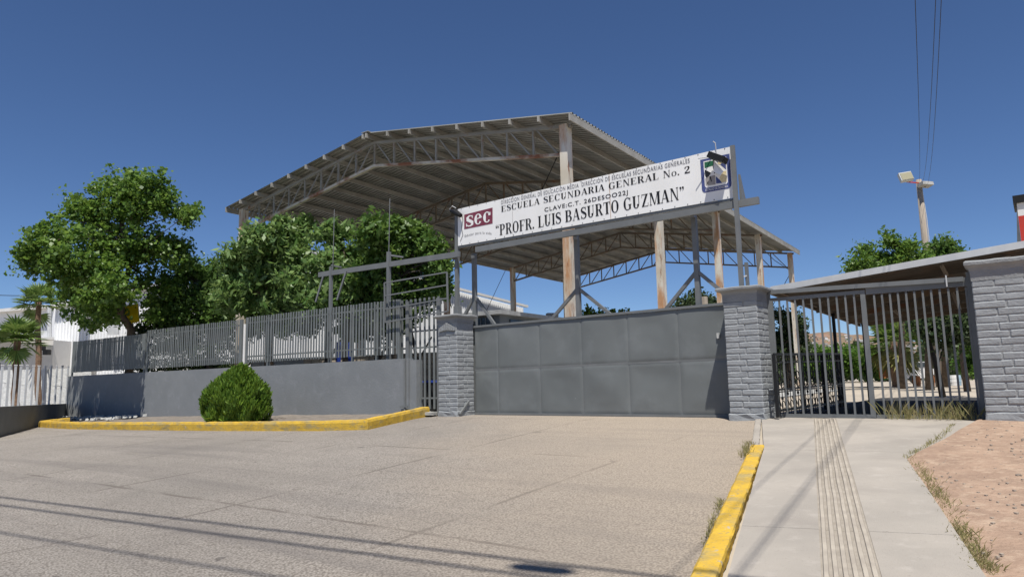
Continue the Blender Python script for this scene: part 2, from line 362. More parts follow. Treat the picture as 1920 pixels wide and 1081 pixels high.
# pavement polygon (street and drive)
ee_ = GF.p(-.68, -.1, 0); ef_ = GF.p(-.68, .72, 0)
pave_poly = [(kback.x, kback.y), (kl0.x + .02, kl0.y), (kl1.x + .02, kl1.y), (ee_.x, ee_.y), (ef_.x, ef_.y)]
g1 = GF.p(8.1, .72, 0)
pave_poly += [(g1.x, g1.y)]
for s_ in (2, 12, 24, 40): q = FF.p(s_, .3, 0); pave_poly.append((q.x, q.y))
pave_poly += [(-80, 40), (-80, -40), (kback.x, -40)]
sheet('street_pavement', pave_poly, 0.0, M['pave'], 1.0, kind='structure')

# sidewalk: cast slabs with open joints between them, each a slab of its own
walk = empty('sidewalk', kr0, 0, kind='structure')
wl = lambda t: kr0.lerp(kr1, t)
wr0 = ground(1846, 1081, .05); wr1 = ground(1701, 862, .04); wr2 = ground(1842, 797, .03)
def wdz(x, y):
    w = -((x - 4.37) * GF.v.x + (y - 14.64) * GF.v.y)
    return .02 + .05 * max(0, min(1, (w - 2.5) / 3))
nrm = lambda a, b: (b - a)
jn = [(ground(1395, 989, .05), ground(1792, 1007, .05)), (ground(1434, 842, .04), ground(1727, 848, .04))]
def line_x(a, b, c, d):
    r = (b.x - a.x, b.y - a.y); q = (d.x - c.x, d.y - c.y); k = r[0] * q[1] - r[1] * q[0]
    t = ((c.x - a.x) * q[1] - (c.y - a.y) * q[0]) / k; return Vector((a.x + r[0] * t, a.y + r[1] * t, 0))
# tactile strip edges
tl0, tl1 = ground(1541, 1081, .06), ground(1527, 801, .03); tr0, tr1 = ground(1652, 1081, .06), ground(1569, 801, .03)
def slab(poly, lab=None):
    bm_o = sheet('slab', poly, wdz, M['walk'], 1.3, skirt=.16)
    return bm_o
back = kr0 - kd * 12; backr = wr0 - (wr1 - wr0).normalized() * 12
btl = tl0 - (tl1 - tl0).normalized() * 12; btr = tr0 - (tr1 - tr0).normalized() * 12
top_l = GF.p(-.72, -.03, 0); top_l2 = GF.p(-.74, .80, 0); top_r2 = GF.p(-4.35, .80, 0); top_r = GF.p(-4.42, -.06, 0)
rows = [(back, backr), jn[0], jn[1]]
g = .009
def xy(v): return (v.x, v.y)
def cut(a, b, e0, e1, off):
    p = line_x(a, b, e0, e1); d = (b - a); d.z = 0; d.normalize(); return p + d * off
for k in range(3):
    a0, b0 = rows[k]
    up = Vector(((b0 - a0).y * -1, (b0 - a0).x, 0)).normalized() * (g / 2)
    if k < 2:
        a1, b1 = rows[k + 1]
        L_ = [cut(a0, b0, kr0, kr1, .004) + up, cut(a1, b1, kr0, kr1, .004) - up]
        TL = [cut(a0, b0, tl0, tl1, -.004) + up, cut(a1, b1, tl0, tl1, -.004) - up]
        TR = [cut(a0, b0, tr0, tr1, .004) + up, cut(a1, b1, tr0, tr1, .004) - up]
        R_ = [cut(a0, b0, wr0, wr1, 0) + up, cut(a1, b1, wr0, wr1, 0) - up]
        for P4 in ([L_[0], TL[0], TL[1], L_[1]], [TR[0], R_[0], R_[1], TR[1]]):
            slab([xy(p) for p in P4]).parent = walk
        ms = sheet('slab', [xy(p) for p in (TL[0], TR[0], TR[1], TL[1])], lambda x, y: wdz(x, y) - .006, M['groove'], 1.3, skirt=.15); ms.parent = walk
    else:
        L0 = cut(a0, b0, kr0, kr1, .004) + up; R0 = cut(a0, b0, wr0, wr1, 0) + up
        tl = cut(a0, b0, tl0, tl1, -.004) + up; tr = cut(a0, b0, tr0, tr1, .004) + up
        gl = tl1; gr = tr1
        slab([xy(p) for p in (L0, tl, gl, GF.p(-1.2, .8, 0), top_l2, top_l)]).parent = walk
        slab([xy(p) for p in (tr, R0, Vector((wr1.x, wr1.y, 0)), wr2, top_r, top_r2, GF.p(-1.2 - .45, .8, 0), gr)]).parent = walk
        sheet('slab', [xy(p) for p in (tl, tr, gr, GF.p(-1.66, .8, 0), GF.p(-1.19, .8, 0), gl)], lambda x, y: wdz(x, y) - .006, M['groove'], 1.3, skirt=.15).parent = walk
for o in list(walk.children_recursive) if hasattr(walk, 'children_recursive') else []: pass
for o in [o for o in col.objects if o.parent == walk]:
    o.matrix_parent_inverse = mat_of(walk).inverted()
# raised ribs of the tactile strip
for k in range(6):
    f = (k + .5) / 6
    a = btl.lerp(btr, f); b = tl1.lerp(tr1, f); mb = MB(); n = 46; hw = .0205
    side = Vector(((b - a).y, -(b - a).x, 0)).normalized()
    rows_ = []
    for i in range(n + 1):
        p = a.lerp(b, i / n); wob = side * (noise.noise(Vector((p.y * 1.3, k * 5, 0))) * .010)
        z = gz(p.x, p.y) + wdz(p.x, p.y)
        rows_.append([p + wob + side * q + Vector((0, 0, 0)) for q in (-hw, -hw * .7, hw * .7, hw)])
        for q, zz in zip(rows_[-1], (-.006, .008, .008, -.006)): q.z = z + zz
    for i in range(n):
        for q in range(3): mb.quad(rows_[i][q], rows_[i][q + 1], rows_[i + 1][q + 1], rows_[i + 1][q])
    mb.build('tactile_rib', M['tactile'], walk)

# dirt plot to the right of the walk
dp = [xy(backr), xy(wr0), xy(wr1), xy(wr2), xy(GF.p(-4.4, -.02, 0)), xy(GF.p(-5.4, .3, 0)), xy(GF.p(-30, .3, 0)), (40, -20), (backr.x, -20)]
sheet('dirt_plot', dp, lambda x, y: .045 + .03 * noise.noise(Vector((x * .8, y * .8, 0))) + .012 * noise.noise(Vector((x * 4, y * 4, 3))), M['dirt'], .3, kind='structure')

# kerb on the right, flush at its far end
def kerb(name, pts, w, h, mat_, side=1, seed=0, **tg):
    """rounded kerb swept along a plan polyline; pts are its street edge"""
    fine = []
    for a, b in zip(pts[:-1], pts[1:]):
        n = max(1, int((Vector(b) - Vector(a)).length / .09))
        fine += [Vector(a).lerp(Vector(b), i / n) for i in range(n)]
    fine.append(Vector(pts[-1])); mb = MB(); prof = [(-.0, -.12), (.0, .72), (.12, .96), (.3, 1.0), (.8, 1.0), (.95, .95), (1.0, .7), (1.0, -.12)]
    base = []
    for i, p in enumerate(fine):
        d = (fine[min(i + 1, len(fine) - 1)] - fine[max(0, i - 1)]); d.z = 0; d.normalize(); sd_ = Vector((d.y, -d.x, 0)) * side
        t = i / (len(fine) - 1); hh = h(t) if callable(h) else h
        r = []
        for j, (u_, z_) in enumerate(prof):
            nz = noise.noise(Vector((p.x * 5, p.y * 5, j * .7 + seed))) * .012 + noise.noise(Vector((p.x * 19, p.y * 19, j * 2.1 + seed))) * .007
            q = p + sd_ * (u_ * w + nz); q.z = gz(p.x, p.y) + z_ * hh + nz * .6; r.append(q)
        base.append(r)
    for i in range(len(base) - 1):
        for j in range(len(prof) - 1): mb.quad(base[i][j], base[i][j + 1], base[i + 1][j + 1], base[i + 1][j])
    mb.add(base[0], [tuple(range(len(prof)))]); mb.add(base[-1], [tuple(range(len(prof)))[::-1]])
    return mb.build(name, mat_, None, smooth=False, **tg)
kb = kl0 - kd * 5
kerb('yellow_kerb', [kb, kl0, kl1], .195, lambda t: .105 - .035 * t, M['yellow'], 1, 3,
     label='straight yellow kerb running along the sidewalk on the right', cat='kerb')
tipc = kl1 + kd * 1.0; tipc2 = GF.p(-.72, -.12, 0)
kerb('concrete_edging', [kl1 + Vector((.01, 0, 0)), GF.p(-.62, -.12, 0)], .11, .035, M['walk'], 1, 5,
     label='thin flush concrete edging between drive and sidewalk by the middle pillar', cat='edging')
# kerb on the left
pts = [ground(x, y) for x, y in ((118, 797), (88, 799), (72, 800.5), (130, 804), (260, 806), (430, 807.5), (600, 807.5), (690, 806.5), (745, 797), (806, 786))]
pts[0] = pts[2] + (pts[1] - pts[2]) * .3 + FF.v * 1.0; pts[1] = pts[2] + FF.v * .35 + FF.u * .12
kerb('yellow_kerb', pts, .19, .25, M['yellow'], -1, 9, label='long yellow kerb curving in front of the grey wall and round bush', cat='kerb')
# planting strip between kerb and wall
strip = [xy(p) for p in pts[1:]] + [xy(FF.p(1.0, .1, 0)), xy(FF.p(27.5, .1, 0))]
sheet('planting_strip', strip, lambda x, y: .07 + .03 * noise.noise(Vector((x * 2, y * 2, 0))), M['strip'], .4, kind='structure')

# ------------------------------------------------------------------ pillars of painted adobe brick
brick_L, brick_H = .40, .095
bvar = [bevel_mesh('brick', MB().obox((0, 0, 0), (brick_L / 2, 0, 0), (0, .06, 0), (0, 0, brick_H / 2)), M['brick'], .014, 1, 1, .008, k) for k in range(4)]
hvar = [bevel_mesh('brick', MB().obox((0, 0, 0), (.135, 0, 0), (0, .06, 0), (0, 0, brick_H / 2)), M['brick'], .014, 1, 1, .008, k + 9) for k in range(4)]
def pillar(s0, z0, z1, W, label, broken=False, caph=.3, faces=('front', 'right')):
    """s0 = the s of the face nearest the right-hand gate; the pillar runs to s0+W, depth W"""
    root = empty('brick_pillar', GF.p(s0 + W / 2, W / 2, z0), GF.rz, label, 'pillar')
    core = MB().fbox(GF, s0 + .008, s0 + W - .008, .008, W - .008, z0 - .3, z1 - caph)
    core.build('mortar_core', M['mortar'], root)
    n = int(round((z1 - caph - z0 - .14) / .1215)); pitch = (z1 - caph - z0 - .14) / n
    hb = MB().fbox(GF, s0 - .02, s0 + W + .02, -.02, W + .02, z0 - .25, z0 + .13)
    bm = bevel_mesh('plinth', MB().obox((0, 0, 0), (W / 2 + .015, 0, 0), (0, W / 2 + .015, 0), (0, 0, .19)), M['brick'], .02, 1, 3, .03, s0)
    place('plinth', bm, root, (0, 0, -.05))
    for c in range(n):
        zc = .14 + pitch * (c + .5); alt = c % 2
        if broken and c >= n - 2: continue
        for side in faces:
            cells = [(-W / 2, -W / 2 + .415, 'b'), (-W / 2 + .42, W / 2, 'h')] if (alt ^ (side == 'right')) else [(-W / 2, -W / 2 + .275, 'h'), (-W / 2 + .285, W / 2, 'b')]
            for a, b, kd_ in cells:
                me_ = random.choice(bvar if kd_ == 'b' else hvar); L0 = brick_L if kd_ == 'b' else .27
                sx = (b - a - .006) / L0; j = random.uniform(-.008, .008)
                if side == 'front': loc = ((a + b) / 2, -W / 2 + .054 + j * .7, zc); rz_ = random.uniform(-.012, .012)   # local y+ is -d? resolved below
                else: loc = (-W / 2 + .054 + j * .7, (a + b) / 2, zc); rz_ = pi / 2 + random.uniform(-.012, .012)
                # local frame: x = s, y = left normal of s; outward (street) side is +y when s runs to the left
                x_, y_, z_ = loc; y_ = -y_
                place('brick', me_, root, (x_, y_, z_), rot=(random.uniform(-.01, .01), random.uniform(-.012, .012), -rz_), scale=(sx, 1, pitch / .1215 * random.uniform(1.15, 1.21)))
    return root
def cap(root, s0, z, W, over, th, caph_=.31):
    mb = MB(); c = GF.p(s0 + W / 2, W / 2, 0); prof = [(W / 2 + .004, z - caph_), (W / 2 + .008, z - th - .07), (W / 2 + .03, z - th - .02), (W / 2 + over - .03, z - th), (W / 2 + over, z - th * .7), (W / 2 + over, z - th * .25), (W / 2 + over - .03, z), (0.01, z + .02)]
    R_ = []
    N_ = 8
    for r_, zz in prof:
        ring = []
        for e in range(4):
            cx, cy = [(-1, -1), (1, -1), (1, 1), (-1, 1)][e]; ex, ey = [(1, 0), (0, 1), (-1, 0), (0, -1)][e]
            for k in range(N_):
                t = 2 * k / N_; x_ = (cx + ex * t) * r_; y_ = (cy + ey * t) * r_
                p = c + GF.u * x_ + GF.v * y_; nz = noise.noise_vector(Vector((p.x * 4, p.y * 4, zz * 4))) * .012
                ring.append(Vector((p.x, p.y, zz)) + nz)
        R_.append(ring)
    for a, b in zip(R_[:-1], R_[1:]):
        m_ = len(a)
        for k in range(m_): mb.quad(a[k], a[(k + 1) % m_], b[(k + 1) % m_], b[k])
    o_ = mb.build('cap_slab', M['cap'], root, smooth=False)
    return o_
zt = lambda x, y, d=0: GF.hit(x, y, d)[1]
W = .70
sM = GF.hit(1369, 786)[0] - W                       # middle pillar runs from sM to sM+W
pM = pillar(sM, .79, zt(1361, 540), W, 'grey painted brick pillar between the sliding gate and the barred gate')
cap(pM, sM, zt(1361, 540), W, .12, .08)
sR = GF.hit(1850, 790)[0] - .74
pR = pillar(sR, .84, zt(1815, 490), .74, 'grey painted brick pillar at the right edge of the photo', caph=.34)
cap(pR, sR, zt(1815, 490), .74, .08, .11, .35)
sL = GF.hit(858, 783)[0]
pL = pillar(sL, .79, zt(860, 588), W, 'grey painted brick pillar left of the sliding gate with a chipped crown', broken=True, caph=.22)
cap(pL, sL, zt(858, 588), W, .10, .07, .23)
# chipped crown: the missing mortar shows a ragged wedge of bricks
mb = MB()
for k in range(9):
    c = GF.p(sL + W * (.12 + .09 * k), -.0, zt(858, 588) - .32 - .02 * abs(k - 4)); mb.obox(c, GF.u * .04, GF.v * .05, Vector((0, 0, .05 + .012 * (4 - abs(k - 4)))))
mb.build('rough_mortar', M['mortar'], pL)
# loose brace leaning at the foot of the left pillar
a = GF.p(sL - .02, .45, .84); b = GF.p(sL - .03, .05, .84)
mb = MB().bar(a + Vector((0, 0, .34)), b, .05, .05); mb.build('steel_offcut', M['steel'], None, label='short grey steel bar leaning against the foot of the left pillar', cat='bar')

# ------------------------------------------------------------------ sliding gate of sheet steel
dG = W + .02
sg0, zb0 = GF.hit(1345, 781.5, dG); sg1, zb1 = GF.hit(889.5, 779, dG)
sTopL, zTopL = GF.hit(889.5, 612.5, dG); _, zTopR = GF.hit(1345, 570.5, dG)
zb = .80
s_r = sM + W - .12
root = empty('sliding_gate', GF.p((s_r + sg1) / 2, dG, zb), GF.rz, 'grey sheet steel sliding gate of twelve panels between two brick pillars', 'gate')
def topz(s): return zTopL + (zTopR - zTopL) * (s - sTopL) / (sg0 - sTopL)
zm_l = GF.hit(889.5, 693.5, dG)[1]; zm_r = GF.hit(1345, 673, dG)[1]
def midz(s): return zm_l + (zm_r - zm_l) * (s - sTopL) / (sg0 - sTopL)
topx = [GF.hit(x, 640, dG)[0] for x in (890, 933, 1011, 1090, 1177, 1272)] + [s_r]
topx[0] += 0
def dented_panel(s0, s1, f0, f1, d, seed):
    n, m_ = 26, 22; mb = MB(); V = []
    for j in range(m_ + 1):
        for i in range(n + 1):
            u_, v_ = i / n, j / m_; s = s0 + (s1 - s0) * u_; z = f0(s) + (f1(s) - f0(s)) * v_
            e = min(u_, 1 - u_, v_, 1 - v_); k = min(1, e * 4)
            dd = (.013 if e < .001 else 0) + noise.noise(Vector((s * .9, z * .9, seed))) * .04 * k + noise.noise(Vector((s * 3, z * 3, seed + 5))) * .007 * k
            V.append(GF.p(s, d + dd, z))
    fs = [(j * (n + 1) + i, j * (n + 1) + i + 1, (j + 1) * (n + 1) + i + 1, (j + 1) * (n + 1) + i) for j in range(m_) for i in range(n)]
    mb.add(V, fs); o_ = mb.build('sheet_panel', M['gate'], root, smooth=True); return o_
bot = lambda s: zb + .05
for i in range(6):
    a, b = topx[i] + .004, topx[i + 1] - .004
    dented_panel(a, b, bot, lambda s: midz(s) - .004, dG, i * 3.1)
    dented_panel(a, b, lambda s: midz(s) + .004, lambda s: topz(s) - .03, dG - .003, i * 3.1 + 40)
    if 0 < i: MB().bar(GF.p(topx[i], dG + .03, bot(0)), GF.p(topx[i], dG + .03, topz(topx[i]) - .02), .05, .04).build('upright', M['steel'], root)
MB().bar(GF.p(sTopL + .05, dG - .005, topz(sTopL)), GF.p(s_r, dG - .005, topz(s_r)), .06, .055).build('top_rail', M['steel'], root)
MB().bar(GF.p(sTopL, dG + .03, midz(sTopL)), GF.p(s_r, dG + .03, midz(s_r)), .05, .06).build('middle_rail', M['steel'], root)
MB().bar(GF.p(sTopL, dG - .015, zb + .035), GF.p(s_r, dG - .015, zb + .035), .05, .05).build('bottom_rail', M['steel'], root)
s_, z_ = GF.hit(1347, 629, dG - .02)
MB().obox(GF.p(s_, dG - .035, z_), GF.u * .03, GF.v * .015, Vector((0, 0, .06))).build('latch', M['white_scuff'], root)
for (x, y, r_) in ():   # paint scuffs
    s_, z_ = GF.hit(x, y, dG); mb = MB()
    for k in range(9):
        a = rng.uniform(0, 2 * pi); q = r_ * sqrt(rng.uniform(0, 1)); w_ = rng.uniform(.005, .016)
        dd = -.03
        mb.obox(GF.p(s_ + cos(a) * q, dG + dd, z_ + sin(a) * q), GF.u * w_, GF.v * .001, Vector((0, 0, w_ * .7)))
    mb.build('paint_scuff', M['white_scuff'], root, kind='stuff')
# floor track
MB().bar(GF.p(-.1, dG, .79), GF.p(sg1 - .1, dG, .79), .07, .03).build('gate_track', M['steel'], None, label='dark steel floor track under the sliding gate', cat='track')

# ------------------------------------------------------------------ barred gates on the right
dP = W + .0
def GP(x, y, d=dP): s, z = GF.hit(x, y, d); return s, z
s1, zA = GP(1440, 553); zFoot = .86
root = empty('barred_gate', GF.p((s1 + GP(1630, 650)[0]) / 2, dP, .83), GF.rz, 'grey barred steel gate leaf hung beside the middle brick pillar', 'gate')
sl0 = GP(1446, 562)[0]; sl1 = GP(1622, 600)[0]
zl_b = GP(1530, 779)[1]; zl_t0 = GP(1450, 560)[1]; zl_t1 = GP(1615, 549)[1]
zl_t = (zl_t0 + zl_t1) / 2; zl_b = max(.86, zl_b)
MB().bar(GF.p(sl0, dP, zl_b - .03), GF.p(sl0, dP, zl_t), .06, .05).build('stile', M['steel'], root)
MB().bar(GF.p(sl1, dP, zl_b - .06), GF.p(sl1, dP, zl_t + .03), .085, .06).build('stile', M['steel'], root)
MB().bar(GF.p(sl0 + .03, dP, zl_t - .0), GF.p(sl1 - .045, dP, zl_t), .045, .07).build('top_rail', M['steel'], root)
MB().bar(GF.p(sl0 + .03, dP, zl_b), GF.p(sl1 - .045, dP, zl_b), .045, .07).build('bottom_rail', M['steel'], root)
nb = 11; L_ = (zl_t - zl_b) - .07
bar_me = None
for k in range(1, nb):
    s = sl0 + (sl1 - sl0) * k / nb
    if bar_me is None:
        o_ = MB().obox(GF.p(s, dP, (zl_t + zl_b) / 2), GF.u * .017, GF.v * .017, Vector((0, 0, L_ / 2))).build('bar', M['steel'], root); bar_me = o_.data; s_first = s
    else:
        place('bar', bar_me, root, (s - s_first, 0, 0))
# door frame above and the fixed/second leaf to its right
root2 = empty('barred_gate', GF.p((sl1 + sR + .74) / 2, dP, .83), GF.rz, 'grey barred steel gate leaf beside the right pillar with weeds at its foot', 'gate')
sr0 = sl1 - .06; sr1 = sR + .74 + .05
MB().bar(GF.p(sr0, dP, zl_b), GF.p(sr1, dP, zl_b), .045, .07).build('bottom_rail', M['steel'], root2)
MB().bar(GF.p(sr0, dP, zl_t + .02), GF.p(sr1, dP, zl_t + .02), .045, .16).build('top_rail', M['steel'], root2)
nb2 = 12; first = None
for k in range(1, nb2 + 1):
    s = sr0 + (sr1 - sr0) * k / (nb2 + .6)
    if first is None:
        o_ = MB().obox(GF.p(s, dP, (zl_t + zl_b) / 2 - .02), GF.u * .017, GF.v * .017, Vector((0, 0, L_ / 2 - .02))).build('bar', M['steel'], root2); first = (o_.data, s)
    else: place('bar', first[0], root2, (s - first[1], 0, 0))
root3 = empty('steel_portal', GF.p(sM - .03, dP, .83), GF.rz, 'grey steel door frame around both barred gate leaves', 'portal')
zh0 = GP(1432, 549)[1]; zh1 = GP(1800, 524)[1]
MB().bar(GF.p(sM - .03, dP, .8), GF.p(sM - .03, dP, zh0 + .03), .07, .07).build('post', M['steel'], root3)
MB().bar(GF.p(sR + .74 + .06, dP, .8), GF.p(sR + .74 + .06, dP, zh1 + .12), .10, .09).build('post', M['steel'], root3)
MB().bar(GF.p(sM - .06, dP - .045, zh0), GF.p(GP(1807, 524)[0], dP - .045, zh1), .05, .085).build('header', M['steel'], root3)
MB().bar(GF.p(GP(1775, 520)[0], dP - .1, zh1 - .12), GF.p(GP(1775, 520)[0], dP - .1, zh1 + .09), .02, .05).build('hanger', M['picket'], root3)

# ------------------------------------------------------------------ low wall and slat fence on the left
zw = 2.42
sw0 = FF.hit(766, 700)[0]; sw1 = FF.hit(125, 745)[0]
root = empty('low_wall', FF.p((sw0 + sw1) / 2, .1, .6), FF.rz, 'long low grey plastered wall under the slat fence', 'wall')
nseg = 60; mb = MB()
for side_d, flip in ((0.0, 1), (.2, -1)):
    for i in range(nseg):
        a = sw0 + (sw1 - sw0) * i / nseg; b = sw0 + (sw1 - sw0) * (i + 1) / nseg
        f = lambda s: FF.p(s, side_d + .006 * noise.noise(Vector((s * 1.3, 0, side_d))), .1)
        A_, B_ = f(a), f(b); t1 = zw + .006 * noise.noise(Vector((a * 2, 3, 0))); t2 = zw + .006 * noise.noise(Vector((b * 2, 3, 0)))
        q = [A_, B_, Vector((B_.x, B_.y, t2)), Vector((A_.x, A_.y, t1))]
        mb.quad(*(q if flip < 0 else q[::-1]))
for i in range(nseg):
    a = sw0 + (sw1 - sw0) * i / nseg; b = sw0 + (sw1 - sw0) * (i + 1) / nseg
    t1 = zw + .006 * noise.noise(Vector((a * 2, 3, 0))); t2 = zw + .006 * noise.noise(Vector((b * 2, 3, 0)))
    mb.quad(FF.p(a, 0, t1), FF.p(b, 0, t2), FF.p(b, .2, t2), FF.p(a, .2, t1))
mb.quad(FF.p(sw0, 0, .1), FF.p(sw0, 0, zw), FF.p(sw0, .2, zw), FF.p(sw0, .2, .1)); mb.quad(FF.p(sw1, .2, .1), FF.p(sw1, .2, zw), FF.p(sw1, 0, zw), FF.p(sw1, 0, .1))
mb.build('wall_body', M['wall'], root)
# stub where the wall turns in beside the small gate, and the dark conduit at its end
MB().fbox(FF, sw0 - .26, sw0 - .01, .05, .3, .5, zw - .05).build('end_stub', M['wall'], root)
MB().tube([FF.p(sw0 + .1, -.05, zw + .0), FF.p(sw0 + .1, -.05, 1.0), FF.p(sw0 + .09, -.06, .75)], .03, 8).build('conduit', M['steel'], root)
MB().obox(FF.p(sw0 + .12, -.06, 1.05), FF.u * .14, FF.v * .03, Vector((0, 0, .02))).build('hinge', M['steel'], root)

zft = 4.2; dS = .06
fence = empty('slat_fence', FF.p(13, .1, zw), FF.rz, 'tall grey vertical slat fence standing on the low wall', 'fence')
def slat_me(w, h): return bevel_mesh('slat', MB().obox((0, 0, h / 2), (w / 2, 0, 0), (0, .007, 0), (0, 0, h / 2)), M['slat'], .002)
me_a = slat_me(.070, 1.62); me_w = slat_me(.098, 1.60)
loc0 = Vector((13, .1, zw))
def fl(s, d, z): return (s - 13, -(d - .1), z - zw)       # fence-local coordinates (y runs to the street)
panels = [(FF.hit(267, 650)[0], FF.hit(136, 650)[0], .125, me_w, 4.02, 2.58), (FF.hit(446, 650)[0], FF.hit(275, 650)[0], .128, me_a, 4.12, 2.56), (FF.hit(741, 650)[0], FF.hit(461, 650)[0], .132, me_a, 4.17, 2.56)]
n_sl = 0
for pi_, (a, b, pit, me_, zt_, zb_) in enumerate(panels):
    n = int((b - a) / pit)
    for k in range(n + 1):
        s = a + (b - a) * k / n; hz = random.uniform(-.008, .008)
        place('slat', me_, fence, fl(s, dS, zb_ + hz), rot=(random.uniform(-.006, .006), random.uniform(-.006, .006), random.uniform(-.05, .05)), scale=(1, 1, (zt_ - zb_) / 1.62)); n_sl += 1
    for zz in (zt_ - .2, zb_ + .22):
        MB().bar(FF.p(a - .06, dS + .035, zz), FF.p(b + .06, dS + .035, zz), .03, .045).build('rail', M['slat'], fence)
    for s in (a - .08, b + .08):
        MB().bar(FF.p(s, dS + .03, zw), FF.p(s, dS + .03, zt_), .07, .07).build('post', M['slat'], fence)
for x in (497, 655, 700):
    s = FF.hit(x, 650)[0]
    MB().bar(FF.p(s, dS + .08, zw), FF.p(s, dS + .08, 4.1), .12 if x < 600 else .05, .08).build('post', M['slat'], fence)
# pale pipe between two fence panels
s = FF.hit(453, 640)[0]
MB().tube([FF.p(s, .12, zw), FF.p(s, .12, 3.95)], .05, 10).build('downpipe', M['white_plaster'], None, label='pale vertical pipe in the gap between two fence panels', cat='pipe')
# small barred side gate between wall end and left pillar
sa, sb = FF.hit(757, 700)[0], FF.hit(818, 700)[0]
root = empty('side_gate', FF.p((sa + sb) / 2, .3, .85), FF.rz, 'narrow grey slatted side gate between the low wall and the left pillar', 'gate')
sa2 = FF.hit(741, 650, .2)[0]
o_ = None; n = 10
for k in range(n):
    s = sa2 + (sb - sa2) * (k + .5) / n; z0_ = .98 if s < sa - .12 else zw - .1
    h_ = 4.15 - z0_
    MB().obox(FF.p(s, .22, z0_ + h_ / 2), FF.u * .03, FF.v * .015, Vector((0, 0, h_ / 2))).build('slat', M['slat'], root)
for zz in (3.95, 3.2, 2.72, 1.28):
    e = sa if zz < 2.5 else sa2
    MB().bar(FF.p(e, .25, zz), FF.p(sb, .25, zz), .03, .045).build('rail', M['slat'], root)
for s, w_ in ((sa + .02, .12), (sb + .06, .12)):
    MB().bar(FF.p(s, .2, .8), FF.p(s, .2, 4.1), w_, .09).build('post', M['steel'], root)
MB().bar(FF.p(sa - .1, .1, .86), FF.p(sb + .1, .1, .86), .45, .08).build('threshold', M['concrete'], root)

# leaning lattice guard frame in front of the fence
dL = -.04
q = {k: FF.hit(x, y, dL) for k, (x, y) in dict(TL=(721, 530), TR=(838, 510), BL=(722, 604), BR=(840, 583)).items()}
root = empty('lattice_screen', FF.p(q['BL'][0], dL, q['BL'][1]), FF.rz, 'thin grey welded frame of horizontal bars fixed outside the fence', 'screen')
P_ = lambda k: FF.p(q[k][0], dL, q[k][1])
for a, b in (('TL', 'BL'), ('TR', 'BR')): MB().bar(P_(a), P_(b), .04, .04).build('side_bar', M['steel'], root)
for t in (0, .33, .67, 1): MB().bar(P_('TL').lerp(P_('BL'), t), P_('TR').lerp(P_('BR'), t), .03, .035).build('cross_bar', M['steel'], root)
for k in ('TL', 'BR'): MB().bar(P_(k) + Vector((0, 0, -.1)), P_(k) + FF.v * (.1) + Vector((0, 0, -.1)), .02, .02).build('bracket', M['steel'], root)

# ------------------------------------------------------------------ overhead beam frame
root = empty('overhead_beam_frame', FF.p(0, .5, .8), FF.rz, 'grey steel beam carried on posts above fence and sliding gate', 'steel frame')
dB = .84
def GB(x, y, d=dB): s, z = GF.hit(x, y, d); return GF.p(s, d, z)
def FB(x, y, d=.35): s, z = FF.hit(x, y, d); return FF.p(s, d, z)
zbeam = 5.1
a, b = FB(598, 515), FB(862, 476)
MB().bar(a, b, .07, .16).build('beam', M['steel'], root)
a2, b2 = GB(893, 468, .41), GB(1423, 375.5, .41); MB().bar(a2, b2, .09, .15).build('beam', M['steel'], root)
for x, yt, yb, w_ in ((621, 500, 690, .09), (729, 472, 640, .10)):
    p_ = FB(x, yt); MB().bar(p_, Vector((p_.x, p_.y, zw - .1)), w_, w_).build('post', M['steel'], root)
    MB().bar(p_ + Vector((0, 0, -.05)) + FF.u * .02, p_ + Vector((0, 0, -1.2)) + FF.u * .02, .13, .05).build('plate', M['steel'], root) if x == 620 else None
for (xa, ya, xb, yb) in ((606, 518, 592, 566), (649, 508, 632, 562)):
    MB().bar(FB(xa, ya, .30), FB(xb, yb, .22), .05, .05).build('brace', M['steel'], root)
for (x, y, x2, y2) in ((627, 392, 624, 505), (731, 372, 729, 475)):
    MB().tube([FB(x2, y2), FB(x, y)], .014, 6).build('rod', M['steel'], root)
for (xa, xb, y) in ((729, 756, 478), (621, 640, 497)):
    MB().bar(FB(xa, y), FB(xb, y + 4, .7), .05, .05).build('bracket', M['steel'], root)
# A-frames behind the gate
for x, yt, xk, yk, feet in ((889, 475, 889, 554, ((872, 590), (926, 606))), (1080.5, 440, 1085, 540, ((1038, 594), (1141, 586))), (1300.5, 398, 1306, 508, ((1254, 573), (1352, 545)))):
    p_ = GB(x, yt, .9); ft = Vector((p_.x, p_.y, .8)); MB().bar(p_, ft, .11, .11).build('post', M['steel'], root)
    MB().bar(GB(x, yt + 6, .9), GB(x - 3, yt + 6, .44), .08, .08).build('bracket', M['steel'], root)
    k_ = GB(xk, yk, .9); k_.x, k_.y = p_.x, p_.y
    for (fx, fy), dd in zip(feet, (.9, .9)):
        f_ = GB(fx, fy, dd); dirn = (f_ - k_); f2 = f_ + dirn.normalized() * .45
        MB().bar(k_, f2, .075, .075).build('brace', M['steel'], root)

